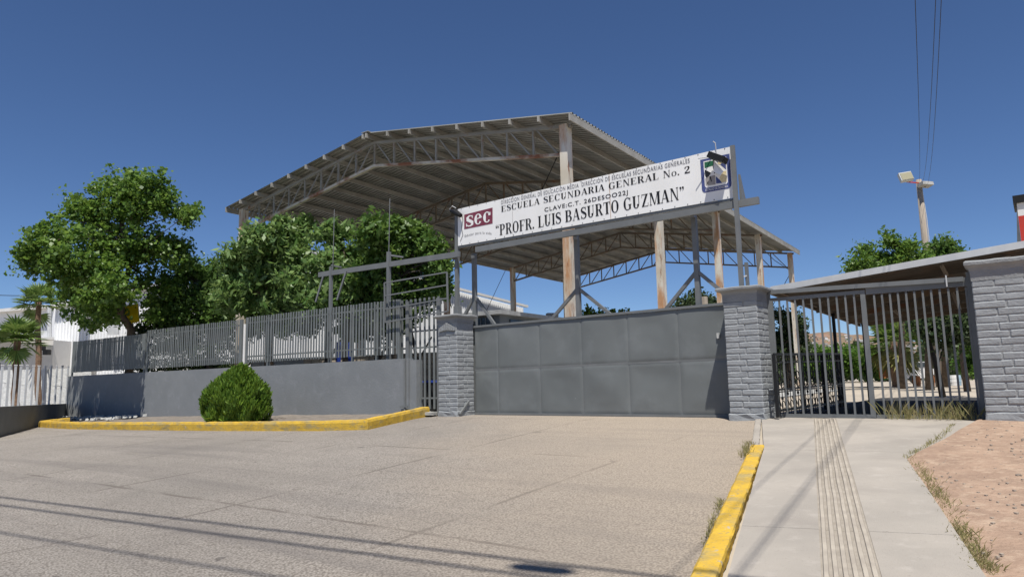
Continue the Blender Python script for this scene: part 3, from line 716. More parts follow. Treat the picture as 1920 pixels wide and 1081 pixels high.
# ------------------------------------------------------------------ the sign board
DS_ = .45
sx0 = GF.hit(858, 425, DS_)[0]; sx1 = GF.hit(1373, 322, DS_)[0]
TLs, TLz = GF.hit(858, 392, DS_); BLs, BLz = GF.hit(858, 461, DS_); TRs, TRz = GF.hit(1368.5, 275, DS_); BRs, BRz = GF.hit(1378, 370, DS_)
ztop, zbot = (TLz + TRz) / 2, (BLz + BRz) / 2
sign = empty('school_sign', GF.p((sx0 + sx1) / 2, 0, zbot), GF.rz, 'long white school name board in black lettering raised above the sliding gate', 'sign')
def SP(s, z, d=0.0): return GF.p(s, d + DS_, z)
xs_ = [sx0, sx0 + (sx1 - sx0) * .205, sx0 + (sx1 - sx0) * .60, sx1]
joints = [GF.hit(x, 400, DS_)[0] for x in (961, 1145)]
edges = [TLs] + joints + [BRs]
ft = lambda s: TLz + (TRz - TLz) * (s - TLs) / (TRs - TLs); fb = lambda s: BLz + (BRz - BLz) * (s - BLs) / (BRs - BLs)
for a, b in zip(edges[:-1], edges[1:]):
    mb = MB(); n = 12
    for i in range(n):
        u0 = a + (b - a) * i / n - (.003 if i == 0 else 0); u1 = a + (b - a) * (i + 1) / n
        w0 = .008 * noise.noise(Vector((u0 * 2, 0, 0))); w1 = .008 * noise.noise(Vector((u1 * 2, 0, 0)))
        c_ = [SP(u0, fb(u0)), SP(u1, fb(u1)), SP(u1, ft(u1) + w1), SP(u0, ft(u0) + w0)]
        bk = [p + GF.v * .02 for p in c_]
        mb.quad(*c_); mb.quad(*bk[::-1]); mb.quad(c_[0], bk[0], bk[1], c_[1]); mb.quad(c_[2], bk[2], bk[3], c_[3])
    mb.build('sign_panel', M['sign'], sign)
# rusty joint, rivets, frame tubes and legs behind
MB().bar(SP(joints[1], fb(joints[1]), -.003), SP(joints[1], ft(joints[1]), -.003), .012, .004, up=GF.v).build('rusty_seam', mat('rusty_seam', (.25, .09, .03), (.5, .4, .3), 9, .8), sign)
MB().bar(SP(joints[0], fb(joints[0]), -.003), SP(joints[0], ft(joints[0]), -.003), .007, .003, up=GF.v).build('seam', M['greyp'], sign)
mb = MB()
for i in range(26):
    s = BLs + (BRs - BLs) * (i + .5) / 26
    mb.obox(SP(s, fb(s) + .03, -.004), GF.u * .009, GF.v * .003, Vector((0, 0, .009))); mb.obox(SP(s, ft(s) - .02, -.004), GF.u * .009, GF.v * .003, Vector((0, 0, .009)))
mb.build('rivets', M['iron'], sign, kind='stuff')
MB().bar(SP(BLs, fb(BLs) - .03, .05), SP(BRs, fb(BRs) - .03, .05), .07, .05).build('frame_rail', M['steel'], sign)
MB().bar(SP(BLs, ft(BLs) - .06, .06), SP(BRs, ft(BRs) - .06, .06), .05, .05).build('frame_rail', M['steel'], sign)
sP = GF.hit(1385, 400, DS_)[0]; sQ = GF.hit(855.5, 500, DS_)[0]
MB().bar(SP(sP, zt(1370, 277, DS_), -.115), SP(sP, zt(1395, 538, DS_), -.115), .095, .06).build('post', M['steel'], sign)
MB().bar(SP(sQ, fb(sQ) + 1.0, .06), SP(sQ, zt(858, 588) - .02, .02), .10, .1).build('post', M['steel'], sign)
MB().bar(SP(sQ, zt(858, 588) + .28, .04), SP(sQ, zt(858, 588), .04), .17, .17).build('post_sleeve', M['steel'], sign)
# tapering back brace (wedge) at the right end, and stubs carrying the board on the beam
wz = zt(1378, 368)
mb = MB(); A1, A2, A3 = SP(sP - .06, wz + .62, .10), SP(sP - .06, wz - .02, .10), SP(sP - .06, wz - .02, .42)
mb.add([A1, A2, A3, A1 + GF.u * .05, A2 + GF.u * .05, A3 + GF.u * .05], [(0, 2, 1), (3, 4, 5), (0, 3, 5, 2), (0, 1, 4, 3), (1, 2, 5, 4)])
mb.build('wedge_brace', M['steel'], sign)
for x in (1018, 1192, 925):
    s = GF.hit(x, 430, DS_)[0]; MB().bar(SP(s, fb(s) - .04, .05), SP(s, fb(s) - .12, .36), .14, .07).build('bracket', M['steel'], sign)
# twin stub behind the post on the middle pillar
s_t = GF.hit(1401, 520, .6)[0]; MB().bar(SP(s_t, zt(1400, 492, .6), .15), SP(s_t, zt(1400, 535, .6) - .1, .15), .06, .08).build('stub_post', M['steel'], sign)
MB().bar(SP(sP, zt(1385, 520, DS_), -.03), SP(s_t, zt(1401, 517, .6), .12), .02, .03).build('clamp', M['picket'], sign)

# ---- lettering
def text_part(txt, px0, px1, caph, mat_, name='lettering', off=-.006, condense=None):
    cu = bpy.data.curves.new('t', 'FONT'); cu.body = txt; cu.size = 1.0; cu.offset = .010; cu.space_character = 1.18; ob = bpy.data.objects.new('t', cu); col.objects.link(ob)
    me_ = bpy.data.meshes.new_from_object(ob.evaluated_get(bpy.context.evaluated_depsgraph_get()))
    bpy.data.objects.remove(ob); bpy.data.curves.remove(cu)
    vs = [v.co.copy() for v in me_.vertices]; fs = [tuple(p.vertices) for p in me_.polygons]
    x0 = min(v.x for v in vs); x1 = max(v.x for v in vs); capf = .70
    put(vs, fs, x0, x1, capf, px0, px1, caph, mat_, name, off)
def put(vs, fs, x0, x1, capf, px0, px1, caph, mat_, name, off):
    (a, za), (b, zb_) = GF.hit(*px0, DS_), GF.hit(*px1, DS_); sx = (b - a) / (x1 - x0); mb = MB()
    W3 = [SP(a + (v.x - x0) * sx, za + (zb_ - za) * (v.x - x0) / (x1 - x0) + v.y * caph / capf, off) for v in vs]
    mb.add(W3, fs); return mb.build(name, mat_, sign, kind='stuff')
T_, t_ = .205, .06
class Gl:
    def __init__(s): s.v = []; s.f = []; s.x = 0
    def poly(s, *p): n = len(s.v); s.v += [Vector((q[0] + s.x, q[1], 0)) for q in p]; s.f.append(tuple(range(n, n + len(p))))
    def rect(s, x0, y0, x1, y1): s.poly((x0, y0), (x1, y0), (x1, y1), (x0, y1))
    def stem(s, x, w=T_, y0=0, y1=1, top=True, bot=True):
        s.rect(x, y0, x + w, y1)
        if bot: s.rect(x - .075, y0, x + w + .075, y0 + .045)
        if top: s.rect(x - .075, y1 - .045, x + w + .075, y1)
    def arc(s, cx, cy, rx, ry, a0, a1, tk=T_, th=t_, n=18):
        P = []
        for i in range(n + 1):
            a = radians(a0 + (a1 - a0) * i / n); w = th + (tk - th) * abs(cos(a)) ** 1.3
            P.append(((cx + cos(a) * rx, cy + sin(a) * ry), (cx + cos(a) * (rx - w), cy + sin(a) * max(.01, ry - max(th, w * .55)))))
        for p, q_ in zip(P[:-1], P[1:]): s.poly(p[0], q_[0], q_[1], p[1])
    def stroke(s, pts):
        L = []
        for i, (x, y, w) in enumerate(pts):
            x0, y0 = pts[max(0, i - 1)][:2]; x1, y1 = pts[min(len(pts) - 1, i + 1)][:2]; l = sqrt((x1 - x0) ** 2 + (y1 - y0) ** 2); nx_, ny_ = -(y1 - y0) / l, (x1 - x0) / l
            L.append(((x + nx_ * w / 2, y + ny_ * w / 2), (x - nx_ * w / 2, y - ny_ * w / 2)))
        for p, q_ in zip(L[:-1], L[1:]): s.poly(p[0], q_[0], q_[1], p[1])
    def diag(s, x0, y0, x1, y1, w): s.poly((x0 - w / 2, y0), (x0 + w / 2, y0), (x1 + w / 2, y1), (x1 - w / 2, y1))
    def ch(s, c):
        if c == 'E' or c == 'F':
            s.stem(.09); s.rect(.09, .95, .66, 1); s.poly((.6, 1), (.66, 1), (.66, .74), (.635, .74)); s.rect(.2, .48, .5, .53); s.rect(.47, .38, .5, .63)
            if c == 'E': s.rect(.09, 0, .68, .05); s.poly((.62, 0), (.68, 0), (.70, .28), (.675, .28))
            return .76 if c == 'E' else .70
        if c == 'L': s.stem(.09); s.rect(.09, 0, .64, .05); s.poly((.57, 0), (.64, 0), (.66, .3), (.635, .3)); return .70
        if c == 'I': s.stem(.1); return .37
        if c == 'T': s.stem(.28, top=False); s.rect(.03, .95, .70, 1); s.poly((.03, 1), (.09, 1), (.055, .72), (.03, .72)); s.poly((.64, 1), (.70, 1), (.70, .72), (.675, .72)); return .74
        if c == 'P' or c == 'R' or c == 'B':
            s.stem(.09)
            s.rect(.2, .955, .42, 1); s.rect(.2, .47, .42, .515); s.arc(.40, .735, .29, .265, -90, 90)
            if c == 'R': s.poly((.36, .49), (.52, .49), (.78, 0), (.60, 0)); s.rect(.56, 0, .82, .045); return .82
            if c == 'B': s.rect(.2, 0, .44, .045); s.arc(.42, .25, .33, .25, -90, 90); return .80
            return .74
        if c == 'D': s.stem(.09); s.rect(.2, .955, .4, 1); s.rect(.2, 0, .4, .045); s.arc(.38, .5, .42, .5, -90, 90); return .86
        if c == 'U': s.stem(.10, T_, .3, 1, bot=False); s.stem(.62, t_, .3, 1, bot=False); s.arc(.3875, .32, .2875, .33, 180, 360); return .84
        if c == 'O': s.arc(.42, .5, .38, .52, 0, 360, n=32); return .84
        if c == 'C' or c == 'G':
            s.arc(.43, .5, .39, .52, 48, 318, n=26); s.poly((.66, .68), (.71, .68), (.73, 1.0), (.68, 1.0))
            if c == 'G': s.rect(.58, .05, .75, .42); s.rect(.5, .40, .82, .445); return .86
            return .80
        if c == 'S':
            s.stroke([(.59, .74, .05), (.56, .88, .06), (.44, .965, .06), (.31, .965, .07), (.18, .88, .13), (.14, .75, .16), (.2, .63, .18), (.38, .52, .19), (.55, .41, .18), (.61, .28, .16), (.56, .12, .13), (.42, .035, .07), (.28, .03, .06), (.16, .12, .06), (.11, .29, .05)])
            s.rect(.09, 0, .13, .30); s.rect(.57, .70, .61, 1.0); return .70
        if c == 'A': s.diag(.1, 0, .40, 1, .055); s.diag(.66, 0, .42, 1, .18); s.rect(.2, .3, .58, .35); s.rect(.0, 0, .22, .045); s.rect(.52, 0, .82, .045); return .82
        if c == 'N': s.stem(.12, t_); s.stem(.66, t_); s.poly((.1, 1), (.27, 1), (.715, 0), (.62, 0)); return .86
        if c == 'M': s.stem(.11, t_); s.stem(.78, T_); s.poly((.1, 1), (.28, 1), (.56, .0), (.48, .0)); s.poly((.50, .0), (.55, .0), (.84, 1), (.78, 1)); return 1.05
        if c == 'Z': s.rect(.06, .95, .66, 1); s.rect(.05, 0, .68, .05); s.poly((.05, 0), (.24, 0), (.66, 1), (.47, 1)); s.rect(.06, .72, .09, 1); s.rect(.65, 0, .68, .28); return .74
        if c == '2':
            s.stroke([(.12, .72, .17), (.17, .9, .08), (.34, .97, .07), (.50, .9, .15), (.53, .74, .17), (.45, .55, .13), (.28, .34, .09), (.12, .16, .08), (.08, .08, .06)]); s.poly((.07, 0), (.60, 0), (.66, .26), (.60, .2), (.54, .15), (.07, .15)); return .70
        if c == '.': s.arc(.12, .085, .09, .09, 0, 360, .088, .088, 12); return .26
        if c == 'o': s.arc(.3, .33, .27, .34, 0, 360, .13, .05, 24); return .60
        if c in '“”':
            for k in (.1, .32):
                s.arc(k, .9 if c == '”' else .8, .085, .085, 0, 360, .08, .08, 10)
                if c == '”': s.stroke([(k + .065, .88, .05), (k + .05, .78, .045), (k - .03, .66, .03)])
                else: s.stroke([(k - .065, .82, .05), (k - .05, .92, .045), (k + .03, 1.04, .03)])
            return .46
        return .36
def serif(txt, px0, px1, caph, mat_, name='lettering', off=-.006, sp=.03):
    g_ = Gl()
    g_.rng = []
    for c in txt:
        v0, f0 = len(g_.v), len(g_.f); w = g_.ch(c); g_.x += w + sp; g_.rng.append((v0, len(g_.v), f0, len(g_.f)))
    x0 = min(v.x for v in g_.v); x1 = max(v.x for v in g_.v)
    (a, za), (b, zb_) = GF.hit(*px0, DS_), GF.hit(*px1, DS_); sx = (b - a) / (x1 - x0)
    for (v0, v1, f0, f1) in g_.rng:
        mb = MB(); mb.add([SP(a + (v.x - x0) * sx, za + (zb_ - za) * (v.x - x0) / (x1 - x0) + v.y * caph, off) for v in g_.v[v0:v1]], [tuple(i - v0 for i in f) for f in g_.f[f0:f1]])
        if v1 > v0: mb.build('letter', mat_, sign)
U1 = GF.hit(937.8, 440.6, DS_)[1] - GF.hit(937.8, 0, DS_)[1]
serif('“PROFR. LUIS BASURTO GUZMAN”', (930, 442.5), (1283.5, 372.5), .30, M['black'], sp=.03)
serif('ESCUELA SECUNDARIA GENERAL No. 2', (940, 397.5), (1294.5, 323.5), .165, M['black'], sp=.05)
text_part('DIRECCION GENERAL DE EDUCACION MEDIA  DIRECCIÓN DE ESCUELAS SECUNDARIAS GENERALES', (940, 383), (1293.5, 305), .105, M['print_grey'])
text_part('CLAVE:C.T. 26DESOO22J', (1021.2, 397), (1177.5, 364), .105, M['black'])
# maroon logo plate with pale letters
lo = [GF.hit(*p, DS_) for p in ((870.6, 429.7), (923.8, 418.8), (923.8, 389), (870.6, 402.5))]
MB().quad(*[SP(s, z, -.005) for s, z in lo]).build('logo_plate', M['maroon'], sign)
g_ = Gl()
# S E C in a heavy rounded form
g_.stroke([(.62, .86, .08), (.50, .96, .10), (.30, .96, .14), (.14, .82, .26), (.16, .62, .30), (.40, .48, .28), (.60, .34, .28), (.60, .14, .24), (.42, .03, .12), (.2, .04, .1), (.06, .16, .06)]); g_.rect(.0, .02, .08, .3); g_.rect(.58, .72, .66, .98)
g_.x = .82; g_.arc(.36, .5, .36, .5, 20, 325, .26, .09, 26); g_.poly((.16, .5), (.2, .58), (.74, .66), (.70, .56))
g_.x = 1.68; g_.arc(.36, .5, .36, .5, 40, 320, .26, .09, 26); g_.rect(.5, .62, .7, .9)
put(g_.v, g_.f, 0, 2.42, 1.0, (874.5, 425.5), (921, 415.5), .31, M['sign'], 'logo_letters', -.009)
# slogan on an arc
cu_txt = 'Educar para la vida'
n = len(cu_txt)
cu = bpy.data.curves.new('t', 'FONT'); cu.body = cu_txt; ob = bpy.data.objects.new('t', cu); col.objects.link(ob)
me_ = bpy.data.meshes.new_from_object(ob.evaluated_get(bpy.context.evaluated_depsgraph_get())); bpy.data.objects.remove(ob)
(a, za), (b, zb_) = GF.hit(871, 443, DS_), GF.hit(922, 437.5, DS_); x1 = max(v.co.x for v in me_.vertices); mb = MB()
mb.add([SP(a + (b - a) * v.co.x / x1, za + (zb_ - za) * v.co.x / x1 + v.co.y * .10 + .055 * sin(pi * v.co.x / x1) - .03, -.006) for v in me_.vertices], [tuple(p.vertices) for p in me_.polygons])
mb.build('slogan', M['print_grey'], sign)
# crest at the right end
cs0, cz0 = GF.hit(1313, 300, DS_); cs1, _ = GF.hit(1368, 290, DS_); _, czb = GF.hit(1340, 358, DS_)
def crest(pts, m_, off, name):
    mb = MB(); mb.add([SP(cs0 + (cs1 - cs0) * x, czb + (cz0 - czb) * y + .0, off) for x, y in pts], [tuple(range(len(pts)))]); return mb.build(name, m_, sign)
def rnd(x0, y0, x1, y1, r=.12, top=False):
    P = []
    for cx, cy, a0 in ((x0 + r, y0 + r, 180), (x1 - r, y0 + r, 270)):
        P += [(cx + r * cos(radians(a0 + k * 15)), cy + r * sin(radians(a0 + k * 15))) for k in range(7)]
    return P + [(x1, y1), (x0, y1)]
crest(rnd(0, 0, 1, 1), M['blue'], -.005, 'crest_shield'); crest(rnd(.11, .13, .89, .93, .09), M['sign'], -.007, 'crest_field')
crest([(.14, .72), (.14, .90), (.5, .90), (.42, .75)], M['greenp'], -.009, 'crest_mark'); crest([(.14, .5), (.14, .68), (.35, .55), (.2, .38)], M['black'], -.009, 'crest_mark')
crest([(.5, .9), (.86, .9), (.86, .55), (.62, .78)], M['blue'], -.009, 'crest_mark'); crest([(.86, .52), (.86, .2), (.62, .2), (.62, .35), (.74, .52)], M['creamp'], -.009, 'crest_mark')
crest([(.14, .2), (.14, .42), (.26, .46), (.48, .46), (.48, .18)], M['greyp'], -.009, 'crest_mark'); crest([(.50, .42), (.50, .2), (.7, .19), (.62, .3)], M['blue'], -.010, 'crest_mark')
crest([(.29, .45), (.33, .44), (.36, .3), (.33, .28), (.31, .36)], M['black'], -.011, 'crest_mark'); crest([(.2, .30), (.24, .32), (.22, .24), (.19, .24)], M['black'], -.011, 'crest_mark')
crest([(.66 + .07 * cos(k * pi / 5), .80 + .06 * sin(k * pi / 5)) for k in range(10)], M['creamp'], -.011, 'crest_mark')
cu = bpy.data.curves.new('t', 'FONT'); cu.body = 'ESTADO DE SONORA'; ob = bpy.data.objects.new('t', cu); col.objects.link(ob)
me_ = bpy.data.meshes.new_from_object(ob.evaluated_get(bpy.context.evaluated_depsgraph_get())); bpy.data.objects.remove(ob)
x1 = max(v.co.x for v in me_.vertices); mb = MB()
mb.add([SP(cs0 + (cs1 - cs0) * (.12 + .76 * v.co.x / x1), czb + (cz0 - czb) * (.035 + .10 * v.co.y), -.009) for v in me_.vertices], [tuple(p.vertices) for p in me_.polygons]); mb.build('crest_lettering', M['sign'], sign)

# broken floodlight hanging before the crest
lampr = empty('broken_floodlight', GF.p(*[GF.hit(1340, 300, DS_)[0], -.35, GF.hit(1340, 300, DS_)[1]]), GF.rz, 'broken floodlight dangling from a bent arm before the crest on the board', 'floodlight')
def LP(x, y, d): s, z = GF.hit(x, y, d * .55 + DS_); return GF.p(s, d * .55 + DS_, z)
MB().tube([LP(1342, 300, .05), LP(1343, 285, .0), LP(1341, 268, -.06), LP(1337, 265, -.1)], .012, 6).build('arm', M['picket'], lampr)
MB().tube([LP(1333, 293, -.05), LP(1318, 296, -.3), LP(1309, 297, -.4)], .012, 6).build('arm', M['picket'], lampr)
MB().bar(LP(1331, 291, -.45), LP(1360, 301, -.45), .26, .13).build('housing', M['iron'], lampr)
mb = MB(); c = [LP(1338, 301, -.40), LP(1356, 321, -.42), LP(1351, 328, -.50), LP(1338, 322, -.50)]
k_ = [p + GF.v * .02 for p in c]; mb.quad(*c); mb.quad(*k_[::-1])
for i in range(4): mb.quad(c[i], k_[i], k_[(i + 1) % 4], c[(i + 1) % 4])
mb.build('reflector', M['sign'], lampr)
MB().tube([LP(1338, 300, -.36), LP(1337, 312, -.38), LP(1340, 325, -.4)], .01, 5).build('cable', M['iron'], lampr)
lamp2 = empty('small_spotlight', LP(858, 398, -.15), GF.rz, 'small black spotlight with loose wires at the left end of the board', 'floodlight')
MB().tube([LP(846, 395, -.05), LP(853, 397, -.15), LP(864, 404, -.25)], [.05, .09, .06], 10).build('housing', M['iron'], lamp2)
MB().tube([LP(855, 390, -.1), LP(848, 386, -.1), LP(843, 392, -.05), LP(850, 399, 0)], .012, 5).build('wire', M['picket'], lamp2)
MB().tube([LP(866, 402, -.02), LP(868, 412, -.02), LP(865, 426, -.02), LP(868, 440, -.02), LP(863, 452, -.02)], .006, 5).build('wire', M['iron'], lamp2)

# ------------------------------------------------------------------ the sports court roof
Wd, Ln, OV = 17.2, 28.3, 1.1
zE, SL = 9.44, .158
rz_ = lambda u: zE + SL * (u if u <= Wd / 2 else Wd - u)
gym = empty('sports_canopy', YF.p(Wd / 2, Ln / 2, .9), YF.rz, 'huge open sided steel roof of corrugated sheet over the sports court behind the gate', 'canopy')
# sheets: corrugated, each about a metre wide, ribs down the slope
nsh = 28; sw = Ln / nsh
def corr(fr_, u0, z0, u1, z1, v0, v1, ribs, h):
    mb = MB(); pr = []
    for r_ in range(ribs):
        a = v0 + (v1 - v0) * r_ / ribs; w_ = (v1 - v0) / ribs
        pr += [(a, 0), (a + w_ * .5, 0), (a + w_ * .56, h), (a + w_ * .94, h)]
    pr.append((v1, 0))
    for (a, ha), (b, hb_) in zip(pr[:-1], pr[1:]):
        mb.quad(fr_.p(u0, a, z0 + ha), fr_.p(u0, b, z0 + hb_), fr_.p(u1, b, z1 + hb_), fr_.p(u1, a, z1 + ha))
    return mb
for side in (0, 1):
    m0 = None
    for k in range(nsh):
        if m0 is None:
            u0, u1 = (0, Wd / 2) if side == 0 else (Wd, Wd / 2)
            o_ = corr(YF, u0, rz_(u0), u1, rz_(u1), 0, sw + .02, 5, .07).build('roof_sheet', M['sheet'], gym); m0 = o_.data
        else: place('roof_sheet', m0, gym, (0, -sw * k, .0015 * (k % 2)))
MB().bar(YF.p(Wd / 2, -.02, rz_(Wd / 2) + .05), YF.p(Wd / 2, Ln + .02, rz_(Wd / 2) + .05), .35, .02).build('ridge_cap', M['sheet'], gym)
# purlins
for side in (0, 1):
    for k in range(9):
        u = .03 + k * (Wd / 2 - .12) / 8; u = u if side == 0 else Wd - u
        if k == 0: MB().bar(YF.p(u, .0, rz_(u) - .10), YF.p(u, Ln, rz_(u) - .10), .05, .22).build('eave_purlin', M['purlin'], gym)
        else: MB().bar(YF.p(u, -.05, rz_(u) - .095), YF.p(u, Ln + .03, rz_(u) - .095), .06, .17).build('purlin', M['purlin'], gym)
# trusses
uc0, uc1 = .62, Wd - .72
bays = [.5, 7.3, 14.0, 20.8, 27.7]
def truss(v, mats):
    mc, mw, mbc = mats
    top = lambda u: rz_(u) - .225; bot_ = lambda u: top(u) - .88
    mid = Wd / 2
    tr = MB().bar(YF.p(.25, v, top(.25)), YF.p(mid, v, top(mid)), .12, .10).bar(YF.p(Wd - .3, v, top(Wd - .3)), YF.p(mid, v, top(mid)), .12, .10).build('truss', mc, gym)
    def B(name, a, b, w_, h_, m_): MB().bar(YF.p(a[0], v, a[1]), YF.p(b[0], v, b[1]), w_, h_).build(name, m_, tr)
    B('bottom_chord', (uc0, bot_(uc0)), (mid, bot_(mid)), .12, .09, mbc); B('bottom_chord', (uc1, bot_(uc1)), (mid, bot_(mid)), .12, .09, mbc)
    for e in (uc0, uc1):
        N_ = 8
        for k in range(N_):
            ui = mid + (e - mid) * k / N_; uo = mid + (e - mid) * (k + 1) / N_
            if not (k == 0 and e == uc1): B('vertical_strut', (ui, bot_(ui)), (ui, top(ui)), .06, .06, mw)
            g_ = (uo - ui) * .12
            B('diagonal_strut', (ui + g_, top(ui + g_) - .03), (uo - g_, bot_(uo - g_) + .03), .045, .045, mw)
    return tr
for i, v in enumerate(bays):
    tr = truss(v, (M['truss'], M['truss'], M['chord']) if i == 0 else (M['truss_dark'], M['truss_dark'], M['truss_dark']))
sheet('court_floor', [xy(YF.p(-2, -1, 0)), xy(YF.p(Wd + 2, -1, 0)), xy(YF.p(Wd + 2, Ln + 2, 0)), xy(YF.p(-2, Ln + 2, 0))], .004, M['concrete'], 3.0, kind='structure')
# columns, with gussets near the top
for i, v in enumerate(bays):
    for e in (uc0 - .15, uc1 + .1):
        zt_ = rz_(e) - .19; zsp = zt_
        MB().fbox(YF, e - .13, e + .13, v - .15, v + .15, .6, zsp).build('column', M['column'], gym)
# cross ties
for (x0, y0, x1, y1, v) in ((1044, 295, 1018, 352, 2.5), (948, 506, 913, 580, 22.0)):
    r0 = ray(x0, y0); t0 = (v - (CAM - YF.o).dot(YF.v)) / r0.dot(YF.v); r1 = ray(x1, y1); t1 = (v - (CAM - YF.o).dot(YF.v)) / r1.dot(YF.v)
    A_, B_ = CAM + r0 * t0, CAM + r1 * t1; d_ = B_ - A_
    MB().tube([A_ - d_ * .5, B_ + d_ * .6 if B_.z > 6 else B_ + d_ * .0], .018, 5).build('tie_rod', M['iron'], gym)
a = YF.p(uc0, 27.7, 7.9); MB().tube([a, YF.p(uc0 + 4, 27.7, 1.5)], .02, 5).build('tie_rod', M['iron'], gym)
a = YF.p(uc0, 28.1, 8.3); MB().tube([YF.p(uc0, 21.4, 8.9), YF.p(uc0, 24.5, 8.45), a], .02, 5).build('loose_cable', M['iron'], gym)

# ------------------------------------------------------------------ vegetation
def leaf_mesh(name, P, size, mat_, aspect=1.6, upbias=.3, out=None, droop=0.0):
    """one quad leaf per point (numpy)"""
    n = len(P); P = np.asarray(P, float)
    nrm_ = rng.normal(size=(n, 3)); nrm_[:, 2] += upbias
    if out is not None: nrm_ += out * .6
    nrm_ /= np.linalg.norm(nrm_, axis=1)[:, None] + 1e-9
    a = rng.normal(size=(n, 3)); a[:, 2] -= droop; a -= (a * nrm_).sum(1)[:, None] * nrm_; a /= np.linalg.norm(a, axis=1)[:, None] + 1e-9
    b = np.cross(nrm_, a); s = size * rng.uniform(.45, 1.6, n)[:, None]
    fold = nrm_ * s * .18
    v = np.stack([P - a * s * aspect / 2, P + b * s / 2 - fold + a * s * .1, P + a * s * aspect / 2, P - b * s / 2 - fold + a * s * .1], 1).reshape(-1, 3)
    me_ = bpy.data.meshes.new(name); me_.vertices.add(4 * n); me_.vertices.foreach_set('co', v.astype(np.float32).ravel())
    me_.loops.add(4 * n); me_.loops.foreach_set('vertex_index', np.arange(4 * n, dtype=np.int32))
    me_.polygons.add(n); me_.polygons.foreach_set('loop_start', np.arange(0, 4 * n, 4, dtype=np.int32)); me_.polygons.foreach_set('loop_total', np.full(n, 4, np.int32))
    me_.materials.append(mat_); me_.update(calc_edges=True); return me_
HOLES = []
def tree(name, base, blobs, n_leaf, leaf, mats, label, trunk=None, trad=.2, cl=.3, per=34, aspect=1.6, twig=True, bark='bark', group=None, shell=.55, droop=0.0, cat='tree', dens=None):
    root = empty(name, base, 0, label, cat, group); base = Vector(base)
    cr = np.array([b[0] for b in blobs]); rr = np.array([b[1] for b in blobs]); vol = np.array([r[0] * r[1] * r[2] for r in rr]) ** .75; vol /= vol.sum()
    nc = max(6, n_leaf // per); idx = rng.choice(len(blobs), nc, p=vol)
    d = rng.normal(size=(nc, 3)); d /= np.linalg.norm(d, axis=1)[:, None]
    rad = rng.uniform(0, 1, nc) ** shell
    C_ = cr[idx] + d * rr[idx] * rad[:, None]
    wob = np.array([[noise.noise(Vector(c) * .9), noise.noise(Vector(c) * .9 + Vector((9, 0, 0))), noise.noise(Vector(c) * .9 + Vector((0, 9, 0)))] for c in C_]) * .5
    C_ = C_ + wob * np.minimum(1, rr[idx].mean(1))[:, None]
    keep = np.array([noise.noise(Vector(c) * 1.1 + Vector((3, 1, 5))) > -.17 for c in C_]); C_ = C_[keep]
    for (hx0, hy0, hx1, hy1) in HOLES:
        keep = []
        for c in C_:
            q = RM.transposed() @ (Vector(c) - CAM); px_, py_ = 960 - F * q.x / q.z, 540.5 + F * q.y / q.z
            keep.append(not (hx0 < px_ < hx1 and hy0 < py_ < hy1))
        C_ = C_[np.array(keep)]
    nc = len(C_)
    cs = cl * rng.uniform(.6, 1.5, nc)
    cent = cr.mean(0); P = (C_[:, None, :] + rng.normal(size=(nc, per, 3)) * (cs[:, None, None] * np.array([.62, .62, .5]))).reshape(-1, 3)
    outv = np.repeat(C_ - cent, per, 0); outv /= np.linalg.norm(outv, axis=1)[:, None] + 1e-6
    me_ = leaf_mesh('crown', P - np.array(base), leaf, mats, aspect, .35, outv, droop)
    o_ = bpy.data.objects.new('crown', me_); col.objects.link(o_); o_.parent = root; tag(o_, kind='stuff')
    if trunk:
        mb = MB(); n_ = len(trunk); mb.tube(trunk, [trad * (1 - .55 * i / max(1, n_ - 1)) for i in range(n_)], 10)
        mb.build('trunk', M[bark], root, smooth=True)
        if twig:
            mb = MB(); k = min(90, nc); sel = rng.choice(nc, k, replace=False); tp = [Vector(p) for p in trunk[1:]]
            for i in sel:
                c = Vector(C_[i]); s_ = min(tp, key=lambda q: (q - c).length + random.uniform(0, 1)); m1 = s_.lerp(c, .5) + Vector((random.uniform(-.25, .25), random.uniform(-.25, .25), random.uniform(-.1, .45)))
                r0 = trad * random.uniform(.16, .32); mb.tube([s_, s_.lerp(m1, .5) + Vector((0, 0, .05)), m1, c], [r0, r0 * .8, r0 * .5, r0 * .15], 5, cap=False)
            mb.build('limbs', M[bark], root, smooth=True, kind='stuff')
    return root
def B3(x, y, Y, rx, ry=None, rz=None):
    p = at_depth(x, y, Y); ry = ry or rx; rz = rz or rx
    return (tuple(p), (rx, ry, rz))
# big broadleaf tree at the left; its crown reaches out over the wall
DT = 29.0; m_px = lambda Y: F / Y
bl = []
for (x, y, r, Y) in ((215, 385, 58, 29), (150, 410, 50, 29), (285, 375, 55, 29), (335, 385, 34, 29), (230, 338, 30, 29), (100, 460, 48, 28.5), (170, 480, 60, 28), (250, 460, 60, 29), (325, 475, 42, 29.5),
                     (80, 498, 32, 28), (128, 515, 36, 27.8), (190, 560, 38, 27), (205, 520, 45, 28), (290, 540, 45, 30), (340, 560, 40, 31), (365, 400, 12, 29), (300, 575, 30, 31), (315, 592, 34, 31), (168, 556, 18, 27), (208, 596, 14, 29.2), (212, 575, 18, 29.4), (285, 596, 14, 29.6)):
    k = Y / F; bl.append(((at_depth(x, y, Y).x, Y + random.uniform(-.6, .6), at_depth(x, y, Y).z), (r * k, r * k * 1.1, r * k * .86)))
